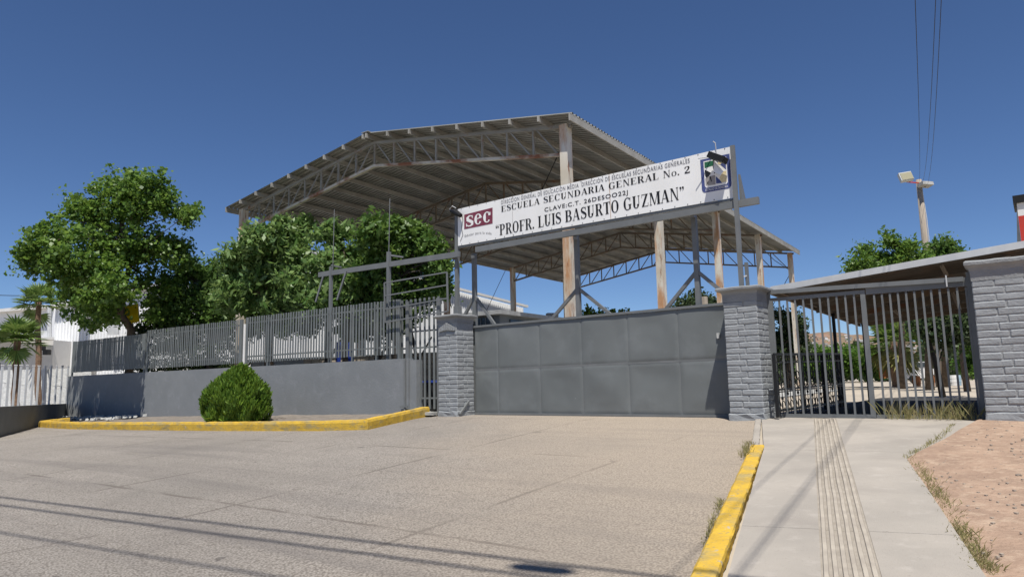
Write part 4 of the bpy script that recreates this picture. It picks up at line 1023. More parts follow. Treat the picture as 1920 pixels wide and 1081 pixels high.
# an outer spray over the wall that throws its shade on the fence
for (x, y, r, Y) in ((182, 540, 22, 26.6), (215, 545, 24, 26.4), (205, 600, 12, 27.7), (190, 575, 22, 27.6), (235, 560, 20, 27.3)):
    k = Y / F; p = at_depth(x, y, Y); bl.append((tuple(p), (r * k, r * k * 1.3, r * k)))
for x, d_, z_, r_ in ((158, -.35, 4.75, .45), (170, -.6, 5.3, .6), (185, -.3, 4.8, .5), (192, -.8, 5.6, .7), (205, -.35, 4.75, .5), (215, -.7, 5.4, .65), (228, -.35, 4.9, .5), (240, -.8, 5.7, .6), (250, -.4, 5.1, .45), (165, -1.1, 6.2, .7), (200, -1.2, 6.4, .8), (232, -1.2, 6.4, .7)):
    p_ = FF.p(FF.hit(x, 640)[0], d_, z_); r_ *= 1.05; bl.append((tuple(p_), (r_, r_ * .7, r_ * .7)))
tb = at_depth(243, 690, 30.2); tb.z = gz(tb.x, tb.y)
HOLES = [(226, 562, 270, 612)]     # an open window low in the crown
tree('cottonwood_tree', tb, bl, 54000, .125, M['lf_cotton'], 'big broad green tree overhanging the left end of the slat fence',
     trunk=[tb, at_depth(246, 618, 30.0), at_depth(226, 588, 29.6), at_depth(232, 540, 29.4), at_depth(243, 500, 29.2), at_depth(232, 450, 29), at_depth(225, 400, 29)], trad=.18, cl=.24, per=26, aspect=1.15, shell=.42)
HOLES = []
def mass(spec, Y):
    out = []
    for (x, y, r) in spec:
        YY = Y + random.uniform(-.8, .8); k = YY / F; p = at_depth(x, y, YY); out.append((tuple(p), (r * k, r * k * 1.1, r * k * .9)))
    return out
def base_at(x, Y): p = at_depth(x, 700, Y); p.z = gz(p.x, p.y); return p
b1 = base_at(505, 27)
tree('narrow_leaf_tree', b1, mass([(505, 455, 40), (550, 440, 28), (470, 480, 36), (440, 490, 26), (560, 480, 36), (500, 520, 46), (450, 545, 40), (560, 540, 42), (575, 420, 12), (535, 425, 18), (520, 580, 40)], 27), 38000, .10, M['lf_narrow'],
     'pale narrow leaved tree in front of the court roof corner, left of its twin', trunk=[b1, at_depth(505, 620, 27), at_depth(500, 560, 27), at_depth(510, 500, 27)], trad=.2, cl=.26, per=30, aspect=2.6)
b2 = base_at(650, 25)
tree('narrow_leaf_tree', b2, mass([(635, 440, 24), (640, 480, 38), (610, 500, 32), (655, 530, 40), (620, 560, 40), (600, 440, 9), (665, 600, 36), (690, 560, 36)], 25), 24000, .10, M['lf_narrow'],
     'pale leaved tree rising behind the left end of the overhead beam', trunk=[b2, at_depth(650, 620, 25), at_depth(645, 540, 25), at_depth(640, 480, 25)], trad=.17, cl=.24, per=30, aspect=2.4)
b3 = base_at(745, 24)
tree('shade_tree', b3, mass([(705, 440, 32), (745, 425, 24), (770, 425, 24), (790, 440, 26), (810, 465, 24), (740, 470, 46), (790, 500, 38), (700, 500, 44), (820, 500, 22), (735, 545, 46), (790, 550, 34), (690, 590, 30), (765, 590, 34), (825, 535, 20)], 24), 40000, .095, M['lf_mid'],
     'leafy green tree behind the overhead beam just left of the board', trunk=[b3, at_depth(745, 640, 24), at_depth(738, 580, 24), at_depth(745, 520, 24), at_depth(748, 470, 24)], trad=.2, cl=.25, per=30, aspect=2.0, bark='bark_dark')
b4 = base_at(395, 31)
tree('shade_tree', b4, mass([(380, 520, 30), (400, 545, 34), (360, 560, 32), (345, 520, 24), (430, 580, 36), (390, 590, 34), (330, 590, 30), (300, 600, 28), (470, 600, 30), (410, 500, 16)], 31), 26000, .085, M['lf_mid'],
     'dense green tree between the big left tree and the pale narrow leaved tree', trunk=[b4, at_depth(395, 640, 31), at_depth(393, 570, 31)], trad=.2, cl=.3, per=28, aspect=1.8, bark='bark_dark')
# dark understorey behind the fence
b5 = base_at(420, 29)
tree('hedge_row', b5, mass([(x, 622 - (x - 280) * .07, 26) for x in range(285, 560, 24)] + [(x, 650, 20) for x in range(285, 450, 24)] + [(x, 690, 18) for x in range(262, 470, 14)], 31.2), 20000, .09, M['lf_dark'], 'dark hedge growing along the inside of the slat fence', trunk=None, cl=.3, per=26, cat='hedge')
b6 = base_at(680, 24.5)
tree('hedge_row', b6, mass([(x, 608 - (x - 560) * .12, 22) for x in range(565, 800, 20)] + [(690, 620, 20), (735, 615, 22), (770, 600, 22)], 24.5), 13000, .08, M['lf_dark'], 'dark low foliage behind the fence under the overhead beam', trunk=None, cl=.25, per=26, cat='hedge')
# trunks seen low between the slats
for x, x2, r_, lab in ((600, 615, .10, 'thin dark trunk seen through the slats below the left overhead post'), (790, 765, .08, 'slim dark trunk leaning behind the side gate'), (690, 712, .12, 'dark forked trunk behind the middle of the right fence panel')):
    a = base_at(x, 24.8); b = at_depth(x2, 590, 24.8); m_ = a.lerp(b, .5) + Vector((.1, 0, 0))
    tr_ = empty('tree_trunk', a, 0, lab, 'trunk'); MB().tube([a, m_, b], [r_, r_ * .8, r_ * .6], 8).build('stem', M['bark_dark'], tr_, smooth=True)
    MB().tube([m_, m_ + Vector((.5, .1, .9))], [r_ * .6, r_ * .3], 6).build('fork', M['bark_dark'], tr_, smooth=True)
# round thuja bush
bc = ground(440, 792, .1); kpx = bc.y / F; hB = (792 - 694) * kpx; rB = 60 * kpx
root = empty('thuja_bush', bc, 0, 'round clipped bright green bush between the yellow kerb and the grey wall', 'bush')
n = 22000; th = rng.uniform(0, 2 * pi, n); hh = rng.uniform(0, 1, n) ** .9
def prof(h): return np.where(h < .34, .84 + .16 * np.sin(h / .34 * pi / 2), np.clip(1 - ((h - .34) / .68) ** 1.55, 0, 1) ** .72)
lump = 1 + .05 * np.sin(th * 5 + hh * 4) + .05 * np.sin(th * 11 - hh * 9) + .05 * np.sin(th * 3 + 14 * hh)
nz_ = np.array([noise.noise(Vector((cos(a_) * 1.7, sin(a_) * 1.7, h_ * 2.2 + 4))) * .16 + noise.noise(Vector((cos(a_) * 4.5, sin(a_) * 4.5, h_ * 6))) * .10 for a_, h_ in zip(th, hh)])
lump = lump + nz_; rr = rB * prof(hh) * lump * (1 - .35 * rng.uniform(0, 1, n) ** 2.2); topj = rng.uniform(0, .09, n)
P = np.stack([rr * np.cos(th), rr * np.sin(th) * .95, hh * hB * (.93 + .06 * np.cos(th - .3) * (hh > .4)) + topj * hB * hh], 1)
outv = np.stack([np.cos(th), np.sin(th), .3 + hh], 1); s = .027 * rng.uniform(.4, 1.8, n)[:, None]
up_ = np.stack([np.cos(th) * .35, np.sin(th) * .35, np.ones(n)], 1) + rng.normal(size=(n, 3)) * .28; up_ /= np.linalg.norm(up_, axis=1)[:, None]
sdv = np.cross(up_, outv + rng.normal(size=(n, 3)) * .5); sdv /= np.linalg.norm(sdv, axis=1)[:, None]
v = np.stack([P - sdv * s * .6, P + sdv * s * .6, P + sdv * s * .5 + up_ * s * 2.4, P + up_ * s * 3.6, P - sdv * s * .5 + up_ * s * 2.2], 1).reshape(-1, 3)
me_ = bpy.data.meshes.new('foliage'); me_.from_pydata([tuple(q) for q in v], [], [tuple(range(5 * i, 5 * i + 5)) for i in range(n)]); me_.materials.append(M['lf_thuja'])
o_ = bpy.data.objects.new('foliage', me_); col.objects.link(o_); o_.parent = root; tag(o_, kind='stuff')
MB().tube([bc - Vector((0, 0, .1)), bc + Vector((0, 0, hB * .6))], [.09, .04], 8).build('stem', M['bark'], root)

mb = MB(); rs = np.random.default_rng(9)
for i in range(260):
    a_ = rs.uniform(0, 2 * pi); q_ = rB * rs.uniform(.75, 1.6); x_, y_ = bc.x + cos(a_) * q_, bc.y + abs(sin(a_)) * q_ * .7; r_ = rs.uniform(.008, .02)
    mb.obox((x_, y_, gz(x_, y_) + .10), (r_, r_ * .5, .004), (-r_ * .4, r_ * .6, 0), (0, 0, .002))
mb.build('leaf_litter', M['bark'], None, kind='stuff', label='dry leaf litter around the foot of the round bush', cat='litter')
# fan palms
def fan_palm(base, top, R, nfan, mat_, label, tr=.16, skirt=6, seed=0, yel=None):
    rs = np.random.default_rng(seed); root = empty('fan_palm', base, 0, label, 'palm tree'); base = Vector(base); top = Vector(top)
    n_ = 14; pts_ = [base.lerp(top, i / n_) + Vector((.03 * sin(i), 0, 0)) for i in range(n_ + 1)]
    MB().tube(pts_, [tr * (1.15 - .25 * i / n_ + (.05 if i % 2 else 0)) for i in range(n_ + 1)], 10).build('trunk', M['palmbark'], root)
    for k in range(nfan + skirt):
        az = rs.uniform(0, 2 * pi); el = rs.uniform(-.25, 1.2) if k < nfan else rs.uniform(-1.3, -.6)
        dirn = Vector((cos(az) * cos(el), sin(az) * cos(el), sin(el))); st = top + Vector((0, 0, rs.uniform(-.3, .05))); L0 = R * rs.uniform(.32, .48)
        c = st + dirn * L0; mb = MB(); mb.tube([st, st + dirn * L0 * .5 + Vector((0, 0, .03)), c], [.022, .016, .012], 5)
        side = dirn.cross(Vector((0, 0, 1))).normalized(); upv = side.cross(dirn).normalized(); nb_ = 17
        for j in range(nb_):
            a = (j / (nb_ - 1) - .5) * 3.6; d1 = (dirn * cos(a) + side * sin(a)); Lb = R * .56 * (1 - .25 * abs(a) / 1.8) * rs.uniform(.9, 1.1)
            w_ = side * cos(a) - dirn * sin(a); hw = R * .032
            m1 = c + d1 * Lb * .55 - Vector((0, 0, .03 * Lb)); e = c + d1 * Lb - Vector((0, 0, Lb * rs.uniform(.05, .22))) + upv * .0
            mb.add([c, m1 + w_ * hw + upv * .01, e, m1 - w_ * hw + upv * .01], [(0, 1, 2, 3)])
        mb.build('frond', M['lf_palmy'] if (k >= nfan and yel) else mat_, root)
    return root
b = at_depth(73, 765, 34); b.z = gz(b.x, b.y); fan_palm(b, at_depth(72, 566, 34), 1.35, 24, M['lf_palm'], 'taller fan palm with slender trunk left of the slat fence', .125, 2, 3)
b = at_depth(30, 768, 31.5); b.z = gz(b.x, b.y); fan_palm(b, at_depth(32, 634, 31.5), 1.4, 28, M['lf_palm'], 'shorter fan palm with shaggy dark trunk at the left edge', .15, 5, 5)

# grass and weeds
def blades(name, pts, hmin, hmax, spread, n, mat_, label, cat='weeds', lean=.5, seed=0):
    rs = np.random.default_rng(seed); mb = MB(); w = 0
    for i in range(n):
        f = rs.uniform(0, len(pts) - 1.0001); k = int(f); a = Vector(pts[k]).lerp(Vector(pts[k + 1]), f - k)
        dn = .5 + .5 * noise.noise(Vector((a.x * 1.7, a.y * 1.7, seed)))
        if rs.uniform() > dn * 1.5: continue
        x, y = a.x + rs.normal() * spread, a.y + rs.normal() * spread; z = gz(x, y) + .03; h = rs.uniform(hmin, hmax) * (.5 + dn); az = rs.uniform(0, 2 * pi); l = rs.uniform(0, lean) * h
        p = Vector((x, y, z)); s_ = Vector((-sin(az), cos(az), 0)) * rs.uniform(.002, .0045); t = p + Vector((cos(az) * l, sin(az) * l, h)); m_ = p.lerp(t, .5) + Vector((0, 0, h * .12))
        mb.add([p - s_, p + s_, m_ + s_ * .8, t, m_ - s_ * .8], [(0, 1, 2, 3, 4)])
    return mb.build(name, mat_, None, kind='stuff', label=label, cat=cat)
blades('weeds', [GF.p(GF.hit(x, 785, .25)[0], .5, 0) for x in (1668, 1740, 1828)], .05, .38, .12, 720, M['grass'], 'dry green weeds growing at the foot of the barred gate', seed=1, lean=.9)
blades('grass_fringe', [ground(x, y) for x, y in ((1706, 862), (1740, 905), (1775, 955), (1800, 1000), (1835, 1060), (1860, 1085))], .02, .075, .045, 2100, M['grass'], 'dry grass fringe along the dirt side of the sidewalk', 'grass', seed=2, lean=1.3)
blades('grass_fringe', [ground(x, y) for x, y in ((1708, 858), (1760, 835), (1790, 822))], .02, .05, .03, 500, M['grass'], 'short grass where the sidewalk edge turns towards the right pillar', 'grass', seed=3, lean=1.2)
blades('weeds', [ground(x, y) for x, y in ((1395, 862), (1400, 850), (1404, 838))], .04, .12, .04, 260, M['grass'], 'grass tuft at the far end of the straight yellow kerb', seed=4, lean=1.0)
blades('weeds', [ground(x, y) for x, y in ((1322, 1030), (1332, 1000), (1345, 968), (1352, 945))], .015, .05, .02, 420, M['grass'], 'small weeds in the seam beside the straight yellow kerb', seed=5, lean=1.2)
# pebbles on the dirt
mb = MB(); rs = np.random.default_rng(4)
for i in range(2600):
    x, y = rs.uniform(3, 12), rs.uniform(3.5, 13.5); p = Vector((x, y, 0))
    if GF.v.dot(p - GF.o) > -.1: continue
    q = Vector((wr0.x, wr0.y, 0)); e = Vector((wr1.x, wr1.y, 0)); dd = (e - q).normalized(); 
    if Vector((dd.y, -dd.x, 0)).dot(p - q) < .08: continue
    e2 = Vector((wr2.x, wr2.y, 0)); d2 = (e2 - e).normalized()
    if Vector((d2.y, -d2.x, 0)).dot(p - e) < .08: continue
    r_ = rs.uniform(.003, .014); mb.obox((x, y, gz(x, y) + .048), (r_, r_ * .3, 0), (-r_ * .3, r_ * .8, 0), (0, 0, r_ * .6))
mb.build('pebbles', M['block'], None, kind='stuff', label='small stones scattered over the reddish dirt on the right', cat='stones')
# rubble along the strip at the foot of the wall
mb = MB()
for i in range(240):
    s = rs.uniform(15, 26.5); d = rs.uniform(-1.5, -.1); p = FF.p(s, d, 0); r_ = rs.uniform(.02, .07)
    mb.obox((p.x, p.y, gz(p.x, p.y) + .14), (r_, r_ * .4, 0), (-r_ * .3, r_ * .7, .01), (0, .01, r_ * .5))
mb.build('rubble', M['concrete'], None, kind='stuff', label='pale rubble lying between the left end of the yellow kerb and the wall', cat='rubble')

# ------------------------------------------------------------------ left: picket railing, white building
PF0 = FF.p(FF.hit(122, 740)[0], 0, 0); wl0 = at_depth(-40, 810, 22.5)
az_ = degrees(atan2(wl0.x - PF0.x, wl0.y - PF0.y)); LF = Fr(PF0.x, PF0.y, az_)
Llen = (Vector((wl0.x, wl0.y, 0)) - Vector((PF0.x, PF0.y, 0))).length
def lrow(x): s, z = LF.hit(x, 750); return s
root = empty('picket_wall', LF.p(3, 0, .4), LF.rz, 'low dark grey wall with pale upright pickets at the far left', 'wall')
zwl = lambda s: LF.hit(118, 757)[1]
zz_w = LF.hit(110, 757)[1]; zz_w0 = LF.hit(5, 761)[1]
mb = MB(); a, b = LF.p(-.3, 0, 0), LF.p(Llen, 0, 0); n_ = LF.v
v8 = []
for p_, zt_ in ((a, zz_w), (b, zz_w0)):
    for dd in (-.1, .1): v8 += [p_ + n_ * dd + Vector((0, 0, .1)), p_ + n_ * dd + Vector((0, 0, zt_))]
mb.add(v8, [(0, 4, 5, 1), (2, 3, 7, 6), (1, 5, 7, 3), (0, 1, 3, 2), (4, 6, 7, 5)]); mb.build('wall_body', M['wall_dark'], root)
for x in (2, 15, 27, 37, 49, 61, 71, 83, 94, 105, 115, 126):
    s = LF.hit(x, 720)[0]; ztp = LF.hit(x, 686 if x > 60 else 685)[1]; zbt = zz_w + (zz_w0 - zz_w) * s / Llen
    MB().bar(LF.p(s, 0, zbt - .02), LF.p(s, 0, ztp), .07, .06).build('picket', M['picket'], root)
    MB().bar(LF.p(s, 0, ztp), LF.p(s, 0, ztp + .04), .085, .085).build('picket_cap', M['white_plaster'], root)
s = LF.hit(9, 720)[0]; MB().bar(LF.p(s, .25, zz_w0 - .05), LF.p(s, .25, zz_w0 + 1.5), .12, .12).build('gate_post', M['iron'], root)
# white stone garden wall behind the pickets, built stone by stone
SF = Fr(at_depth(128, 720, 34.5).x, 34.5, -84.0)
root = empty('stone_wall', SF.p(3, 0, .5), SF.rz, 'whitewashed rough stone wall behind the pale pickets', 'wall')
MB().fbox(SF, -1.2, 9, -.035, .35, .3, 2.85).build('wall_core', M['white_stone'], root)
sv = [bevel_mesh('stone', MB().obox((0, 0, 0), (.21, 0, 0), (0, .05, 0), (0, 0, .095)), M['white_stone'], .03, 1, 0, .03, k) for k in range(3)]
for r_ in range(11):
    for c in range(22):
        sx = -1 + c * .45 + (.2 if r_ % 2 else 0) + random.uniform(-.03, .03)
        place('stone', random.choice(sv), root, (sx - 3, -.03 + random.uniform(-.02, .02), .12 + r_ * .215 - .05), scale=(random.uniform(.98, 1.1), 1, random.uniform(1.05, 1.15)))
# white building: big hall with a lower wing
def wall_box(root, name, mat_, pA, pB, zb_, ztA, ztB, depth_dir, depth, parts_ribs=0):
    mb = MB(); A_, B_ = Vector((pA.x, pA.y, zb_)), Vector((pB.x, pB.y, zb_)); A1 = Vector((pA.x, pA.y, ztA)); B1 = Vector((pB.x, pB.y, ztB)); D_ = Vector(depth_dir).normalized() * depth
    mb.add([A_, B_, B1, A1, A_ + D_, B_ + D_, B1 + D_, A1 + D_], [(0, 1, 2, 3), (5, 4, 7, 6), (4, 0, 3, 7), (1, 5, 6, 2), (3, 2, 6, 7), (0, 4, 5, 1)]); return mb.build(name, mat_, root)
hall = empty('white_hall', at_depth(180, 730, 42), 0, 'large white hall with ribbed walls behind the palms and the big left tree', 'building')
A_ = at_depth(96, 700, 41); B_ = at_depth(330, 700, 40); zA_ = at_depth(96, 577, 41).z; zB_ = at_depth(330, 531, 40).z
back_d = (B_ - A_).cross(Vector((0, 0, 1))) * -1; back_d.z = 0
if back_d.y < 0: back_d = -back_d
wall_box(hall, 'main_wall', M['white_wall'], A_, B_, .3, zA_, zB_, back_d, 14)
C_ = at_depth(-60, 700, 52); zC = at_depth(-60, 590, 52).z
wall_box(hall, 'rear_wall', M['white_wall'], C_, at_depth(96, 700, 46), .3, zC, at_depth(96, 577, 46).z, back_d, 8)
for p0, p1, nm in ((Vector((A_.x, A_.y, zA_)), Vector((B_.x, B_.y, zB_)), 'roof_edge'), (Vector((C_.x, C_.y, zC)), at_depth(96, 577, 46), 'roof_edge')):
    MB().bar(p0 + Vector((0, -.15, .08)), p1 + Vector((0, -.15, .08)), .5, .22).build(nm, M['white_plaster'], hall)
for k in range(40):    # wall ribs
    p = A_.lerp(B_, (k + .5) / 40); z1 = zA_ + (zB_ - zA_) * (k + .5) / 40
    MB().bar(Vector((p.x, p.y - .02, .4)), Vector((p.x, p.y - .02, z1)), .05, .05).build('wall_rib', M['white_wall'], hall)
MB().tube([at_depth(93, 577, 40.7), at_depth(93, 680, 40.7)], .12, 8).build('downpipe', M['picket'], hall)
a = at_depth(153, 587, 40.3); MB().obox(a, (.35, 0, 0), (0, .2, 0), (0, .1, .25)).build('wall_lamp', M['white_plaster'], hall); MB().bar(a + Vector((0, .3, -.2)), a + Vector((0, .3, -.7)), .08).build('lamp_arm', M['iron'], hall)
a, b = at_depth(203, 605, 39.6), at_depth(222, 627, 39.6); MB().obox((a + b) / 2, ((b.x - a.x) / 2, 0, 0), (0, .05, 0), (0, 0, abs(a.z - b.z) / 2)).build('window', M['picket'], hall)
wing = empty('white_wing', at_depth(40, 730, 38), 0, 'low flat roofed white annexe behind the two fan palms', 'building')
A2_ = at_depth(-60, 700, 37); B2_ = at_depth(96, 700, 39.5)
wall_box(wing, 'wall', M['white_plaster'], A2_, B2_, .3, at_depth(-60, 640, 37).z, at_depth(96, 637, 39.5).z, back_d, 4)
MB().bar(at_depth(-60, 638, 36.6), at_depth(100, 635, 39.0), .9, .14).build('roof_slab', M['white_plaster'], wing)
for x, y in ((78, 652), (88, 660)):
    MB().obox(at_depth(x, y, 38.5), (.14, 0, 0), (0, .15, 0), (0, 0, .14)).build('wall_light', M['iron'], wing)
# yellow board behind the tree
a, b = at_depth(233, 606, 30.6), at_depth(261, 571, 30.6)
root = empty('yellow_board', Vector(((a.x + b.x) / 2, 30.6, .6)), 0, 'bright yellow board on a post showing beside the leaning trunk of the big left tree', 'board')
MB().obox((a + b) / 2, ((b.x - a.x) / 2, 0, .06), (0, .03, 0), (-.05, 0, (b.z - a.z) / 2)).build('panel', M['yellow_sheet'], root)
MB().bar(Vector(((a.x + b.x) / 2, 30.7, .5)), Vector(((a.x + b.x) / 2, 30.7, a.z)), .08).build('post', M['steel'], root)
# power line behind the palms
MB().tube([at_depth(-200, 549, 60), at_depth(30, 554, 60), at_depth(260, 547, 60)], .03, 5).build('power_line', M['iron'], None, label='thin dark power line above the white hall at the far left', cat='cable')

# ------------------------------------------------------------------ middle distance: warehouse, block wall, booth
ware = empty('white_warehouse', at_depth(900, 700, 48), 0, 'white ribbed warehouse beyond the trees, its roof edge sloping down behind the left pillar', 'building')
pA, pB = at_depth(560, 700, 39.7), at_depth(984, 700, 52)
zAw, zBw = at_depth(430, 520, 36).z, at_depth(984, 577, 52).z
zAw = at_depth(560, 470, 39.7).z
bd = Vector((-(pB - pA).y, (pB - pA).x, 0))
wall_box(ware, 'wall', M['white_wall'], pA, pB, .5, zAw, zBw, bd, 12)
MB().bar(Vector((pA.x, pA.y - .2, zAw + .08)), Vector((pB.x + .3, pB.y - .2, zBw + .08)), .22, .16).build('roof_edge', M['white_plaster'], ware)
Lw = (pB - pA).length; nr = 95
rib = None; dr = (pB - pA).normalized()
for k in range(nr):
    t = (k + .5) / nr; p = pA.lerp(pB, t); z1 = zAw + (zBw - zAw) * t
    if rib is None:
        rib = MB().obox((0, 0, .5), dr * .045, Vector((-dr.y, dr.x, 0)) * .03, (0, 0, .5)); bm_ = bpy.data.meshes.new('wall_rib'); bm_.from_pydata([tuple(v) for v in rib.v], [], rib.f); bm_.materials.append(M['white_wall']); rib = bm_
    L3 = p - ware.location; place('wall_rib', rib, ware, (L3.x, L3.y - .02, .5 - ware.location.z), scale=(1, 1, z1 - .55))
bw0, bw1 = at_depth(470, 700, 30.5), at_depth(850, 700, 27)
root = empty('block_wall', bw0.lerp(bw1, .5) - Vector((0, 0, .3)), 0, 'low unpainted block wall seen through the slats below the warehouse', 'wall')
zb1 = at_depth(800, 663, 27.4).z
blk = MB(); D_ = (bw1 - bw0); D_.z = 0; Lb = D_.length; D_.normalize(); Nn = Vector((-D_.y, D_.x, 0))
MB().obox(Vector(((bw0.x + bw1.x) / 2, (bw0.y + bw1.y) / 2, (zb1 + .6) / 2)) + Nn * .08, D_ * Lb / 2, Nn * .06, (0, 0, (zb1 - .6) / 2)).build('wall_core', M['mortar'], root)
bme = bevel_mesh('block', MB().obox((0, 0, 0), D_ * .193, Nn * .05, (0, 0, .092)), M['block'], .008)
rows_ = int((zb1 - .7) / .2); cols_ = int(Lb / .4)
cnt = 0
for r_ in range(rows_):
    for c in range(cols_):
        s = (c + .5 + (.5 if r_ % 2 else 0)) * .4
        if s > Lb or s < Lb * .30: continue
        cnt += 1
        if cnt > 290: break
        p = bw0 + D_ * s; z = zb1 - .1 - r_ * .2; L3 = Vector((p.x, p.y, z)) - root.location; place('block', bme, root, L3)
MB().obox(Vector(((bw0.x + bw1.x) / 2, (bw0.y + bw1.y) / 2, zb1 + .02)) + Nn * .03, D_ * Lb / 2, Nn * .12, (0, 0, .03)).build('coping', M['concrete'], root)
for x, lab in ((634, 'blue steel post seen through the slats, the left of two'), (657, 'blue steel post seen through the slats, the right of two')):
    p = at_depth(x, 700, 23.6); MB().bar(Vector((p.x, p.y, .7)), Vector((p.x, p.y, at_depth(x, 641, 23.6).z)), .11).build('blue_post', M['blue_steel'], None, label=lab, cat='post', group='blue posts behind the fence')
# blue and dark items behind the side gate
p = at_depth(795, 735, 22.3); rt = empty('parked_cart', Vector((p.x, p.y, .8)), 0, 'dark cart with a blue rim partly seen through the narrow side gate', 'cart')
MB().obox((p.x, p.y, 1.45), (.55, .15, 0), (-.1, .4, 0), (0, 0, .28)).build('body', M['iron'], rt)
MB().obox((p.x, p.y, 1.76), (.58, .16, 0), (-.11, .43, 0), (0, 0, .035)).build('rim', M['blue_steel'], rt)
for k in (-.35, .35): MB().tube([(p.x + k, p.y - .3, 1.0), (p.x + k, p.y - .22, 1.0)], .2, 12).build('wheel', M['iron'], rt)
# guard booth
BF = Fr(at_depth(935, 600, 22.5).x, 22.5, -55.2)
zr = at_depth(935, 582, 22.5).z
booth = empty('guard_booth', BF.p(1, 1, .8), BF.rz, 'small dark guard booth with a thick flat concrete roof behind the sliding gate', 'building')
MB().fbox(BF, -.25, 2.2, -.25, 4.6, zr - .13, zr).build('roof_slab', M['concrete'], booth)
MB().fbox(BF, .0, 1.9, .05, 4.3, .7, zr - .135).build('wall', M['wall_dark'], booth)
MB().fbox(BF, .25, 1.6, .0, .045, zr - .9, zr - .2).build('window', M['glass'], booth)
for k in range(7): MB().fbox(BF, .3 + k * .2, .33 + k * .2, -.03, -.005, zr - .9, zr - .2).build('window_bar', M['steel'], booth)
MB().fbox(BF, -.045, -.0, .6, 3.9, zr - .9, zr - .25).build('window', M['glass'], booth)
p = at_depth(1008, 587, 25.6); st = bevel_mesh('rubble_stone', MB().obox((0, 0, 0), (.22, 0, 0), (0, .15, 0), (0, 0, .09)), M['block'], .04, 1, 0, .05, 3)
o_ = bpy.data.objects.new('loose_rock', st); col.objects.link(o_); q_ = BF.p(-.0, 3.3, zr + .08); o_.location = q_; tag(o_, 'brown loose rock lying on the booth roof', 'rock')
# far trees seen over the sliding gate
b7 = base_at(1130, 45)
tree('small_tree', b7, mass([(1105, 588, 11), (1128, 582, 9), (1150, 584, 9), (1172, 590, 10), (1130, 610, 26)], 45), 3500, .14, M['lf_cotton'], 'small green treetop peeping over the middle of the sliding gate', cl=.22, per=14, aspect=1.3, trunk=[b7, at_depth(1130, 610, 45)], trad=.12)
b8 = base_at(1305, 60)
tree('small_tree', b8, mass([(1290, 575, 18), (1310, 568, 20), (1330, 575, 16), (1275, 585, 14), (1345, 585, 12), (1310, 600, 30)], 60), 9000, .2, M['lf_dark'], 'round dark treetop above the right end of the sliding gate', cl=.5, per=26, trunk=[b8, at_depth(1308, 590, 60)], trad=.25)
p = at_depth(1323, 600, 30); MB().tube([(p.x, p.y, .9), (p.x, p.y, at_depth(1323, 556, 30).z)], .14, 8).build('concrete_post', M['block'], None, label='short pinkish post showing above the gate beside the right A frame', cat='post')

# ------------------------------------------------------------------ right: carport canopy
CF = Fr(5.35, 14.9, -53.0)     # s to the left; canopy runs to negative s and along +d
cp = empty('carport_canopy', CF.p(-4, 6, .9), CF.rz, 'low corrugated metal canopy on dark posts behind the barred gates', 'canopy')
d1, dN = .9, 15.0
def cs_hit(x, y, d): s, z = CF.hit(x, y, d); return s, z
sA, zA1 = cs_hit(1447, 543, .25); sB, zB1 = cs_hit(1920, 459, .25); slope = (zB1 - zA1) / (sB - sA)
sBk, zBk = cs_hit(1614, 606, 0); 
rA, zRA = CF.hits(1614, 606, sA)     # rear-left corner lies on the same left edge line
dN = rA; zrear = zRA
def cz(s, d): return zA1 + slope * (s - sA) + (zrear - zA1) * (d - .25) / (dN - .25)
s_end = sA - 11.5
ns = 12
rw = (dN - .25) / ns
for k in range(ns):
    mb = MB(); a = .25 + k * rw; b = a + rw + .02; pr = []
    for r_ in range(6):
        q0 = a + (b - a) * r_ / 6; w_ = (b - a) / 6; pr += [(q0, 0), (q0 + w_ * .5, 0), (q0 + w_ * .65, .05), (q0 + w_ * .9, .05)]
    pr.append((b, 0))
    for (p0, h0), (p1, h1) in zip(pr[:-1], pr[1:]):
        mb.quad(CF.p(sA, p0, cz(sA, p0) + h0 + .002 * (k % 2)), CF.p(sA, p1, cz(sA, p1) + h1 + .002 * (k % 2)), CF.p(s_end, p1, cz(s_end, p1) + h1), CF.p(s_end, p0, cz(s_end, p0) + h0))
    mb.build('roof_sheet', M['old_sheet'], cp)
MB().bar(CF.p(sA, .2, cz(sA, .2) + .0), CF.p(s_end, .2, cz(s_end, .2) + .0), .05, .125).build('fascia', M['picket'], cp)
MB().bar(CF.p(sA + .03, .25, cz(sA, .25) - .03), CF.p(sA + .03, dN, cz(sA, dN) - .03), .05, .14).build('edge_beam', M['truss_dark'], cp)
MB().bar(CF.p(sA, dN + .03, cz(sA, dN) - .03), CF.p(s_end, dN + .03, cz(s_end, dN) - .03), .05, .16).build('edge_beam', M['truss_dark'], cp)
for k in range(1, 5):
    d = .25 + (dN - .25) * k / 5
    MB().bar(CF.p(sA, d, cz(sA, d) - .1), CF.p(s_end, d, cz(s_end, d) - .1), .08, .14).build('purlin', M['truss_dark'], cp)
for s in (sA - .1, sA - 4.2, sA - 8.4):
    if s != sA - .1: MB().bar(CF.p(s, .3, cz(s, .3) - .2), CF.p(s, dN, cz(s, dN) - .2), .1, .12).build('rafter', M['truss_dark'], cp)
dq, _ = CF.hits(1567, 650, sA - .08)
for s, d in ((sA - .08, dq), (sA - .08, dN - .1), (sA - 10.5, dq), (sA - 10.5, dN - .1)):
    MB().bar(CF.p(s, d, .7), CF.p(s, d, cz(s, d) - .05), .075).build('post', M['iron'], cp)
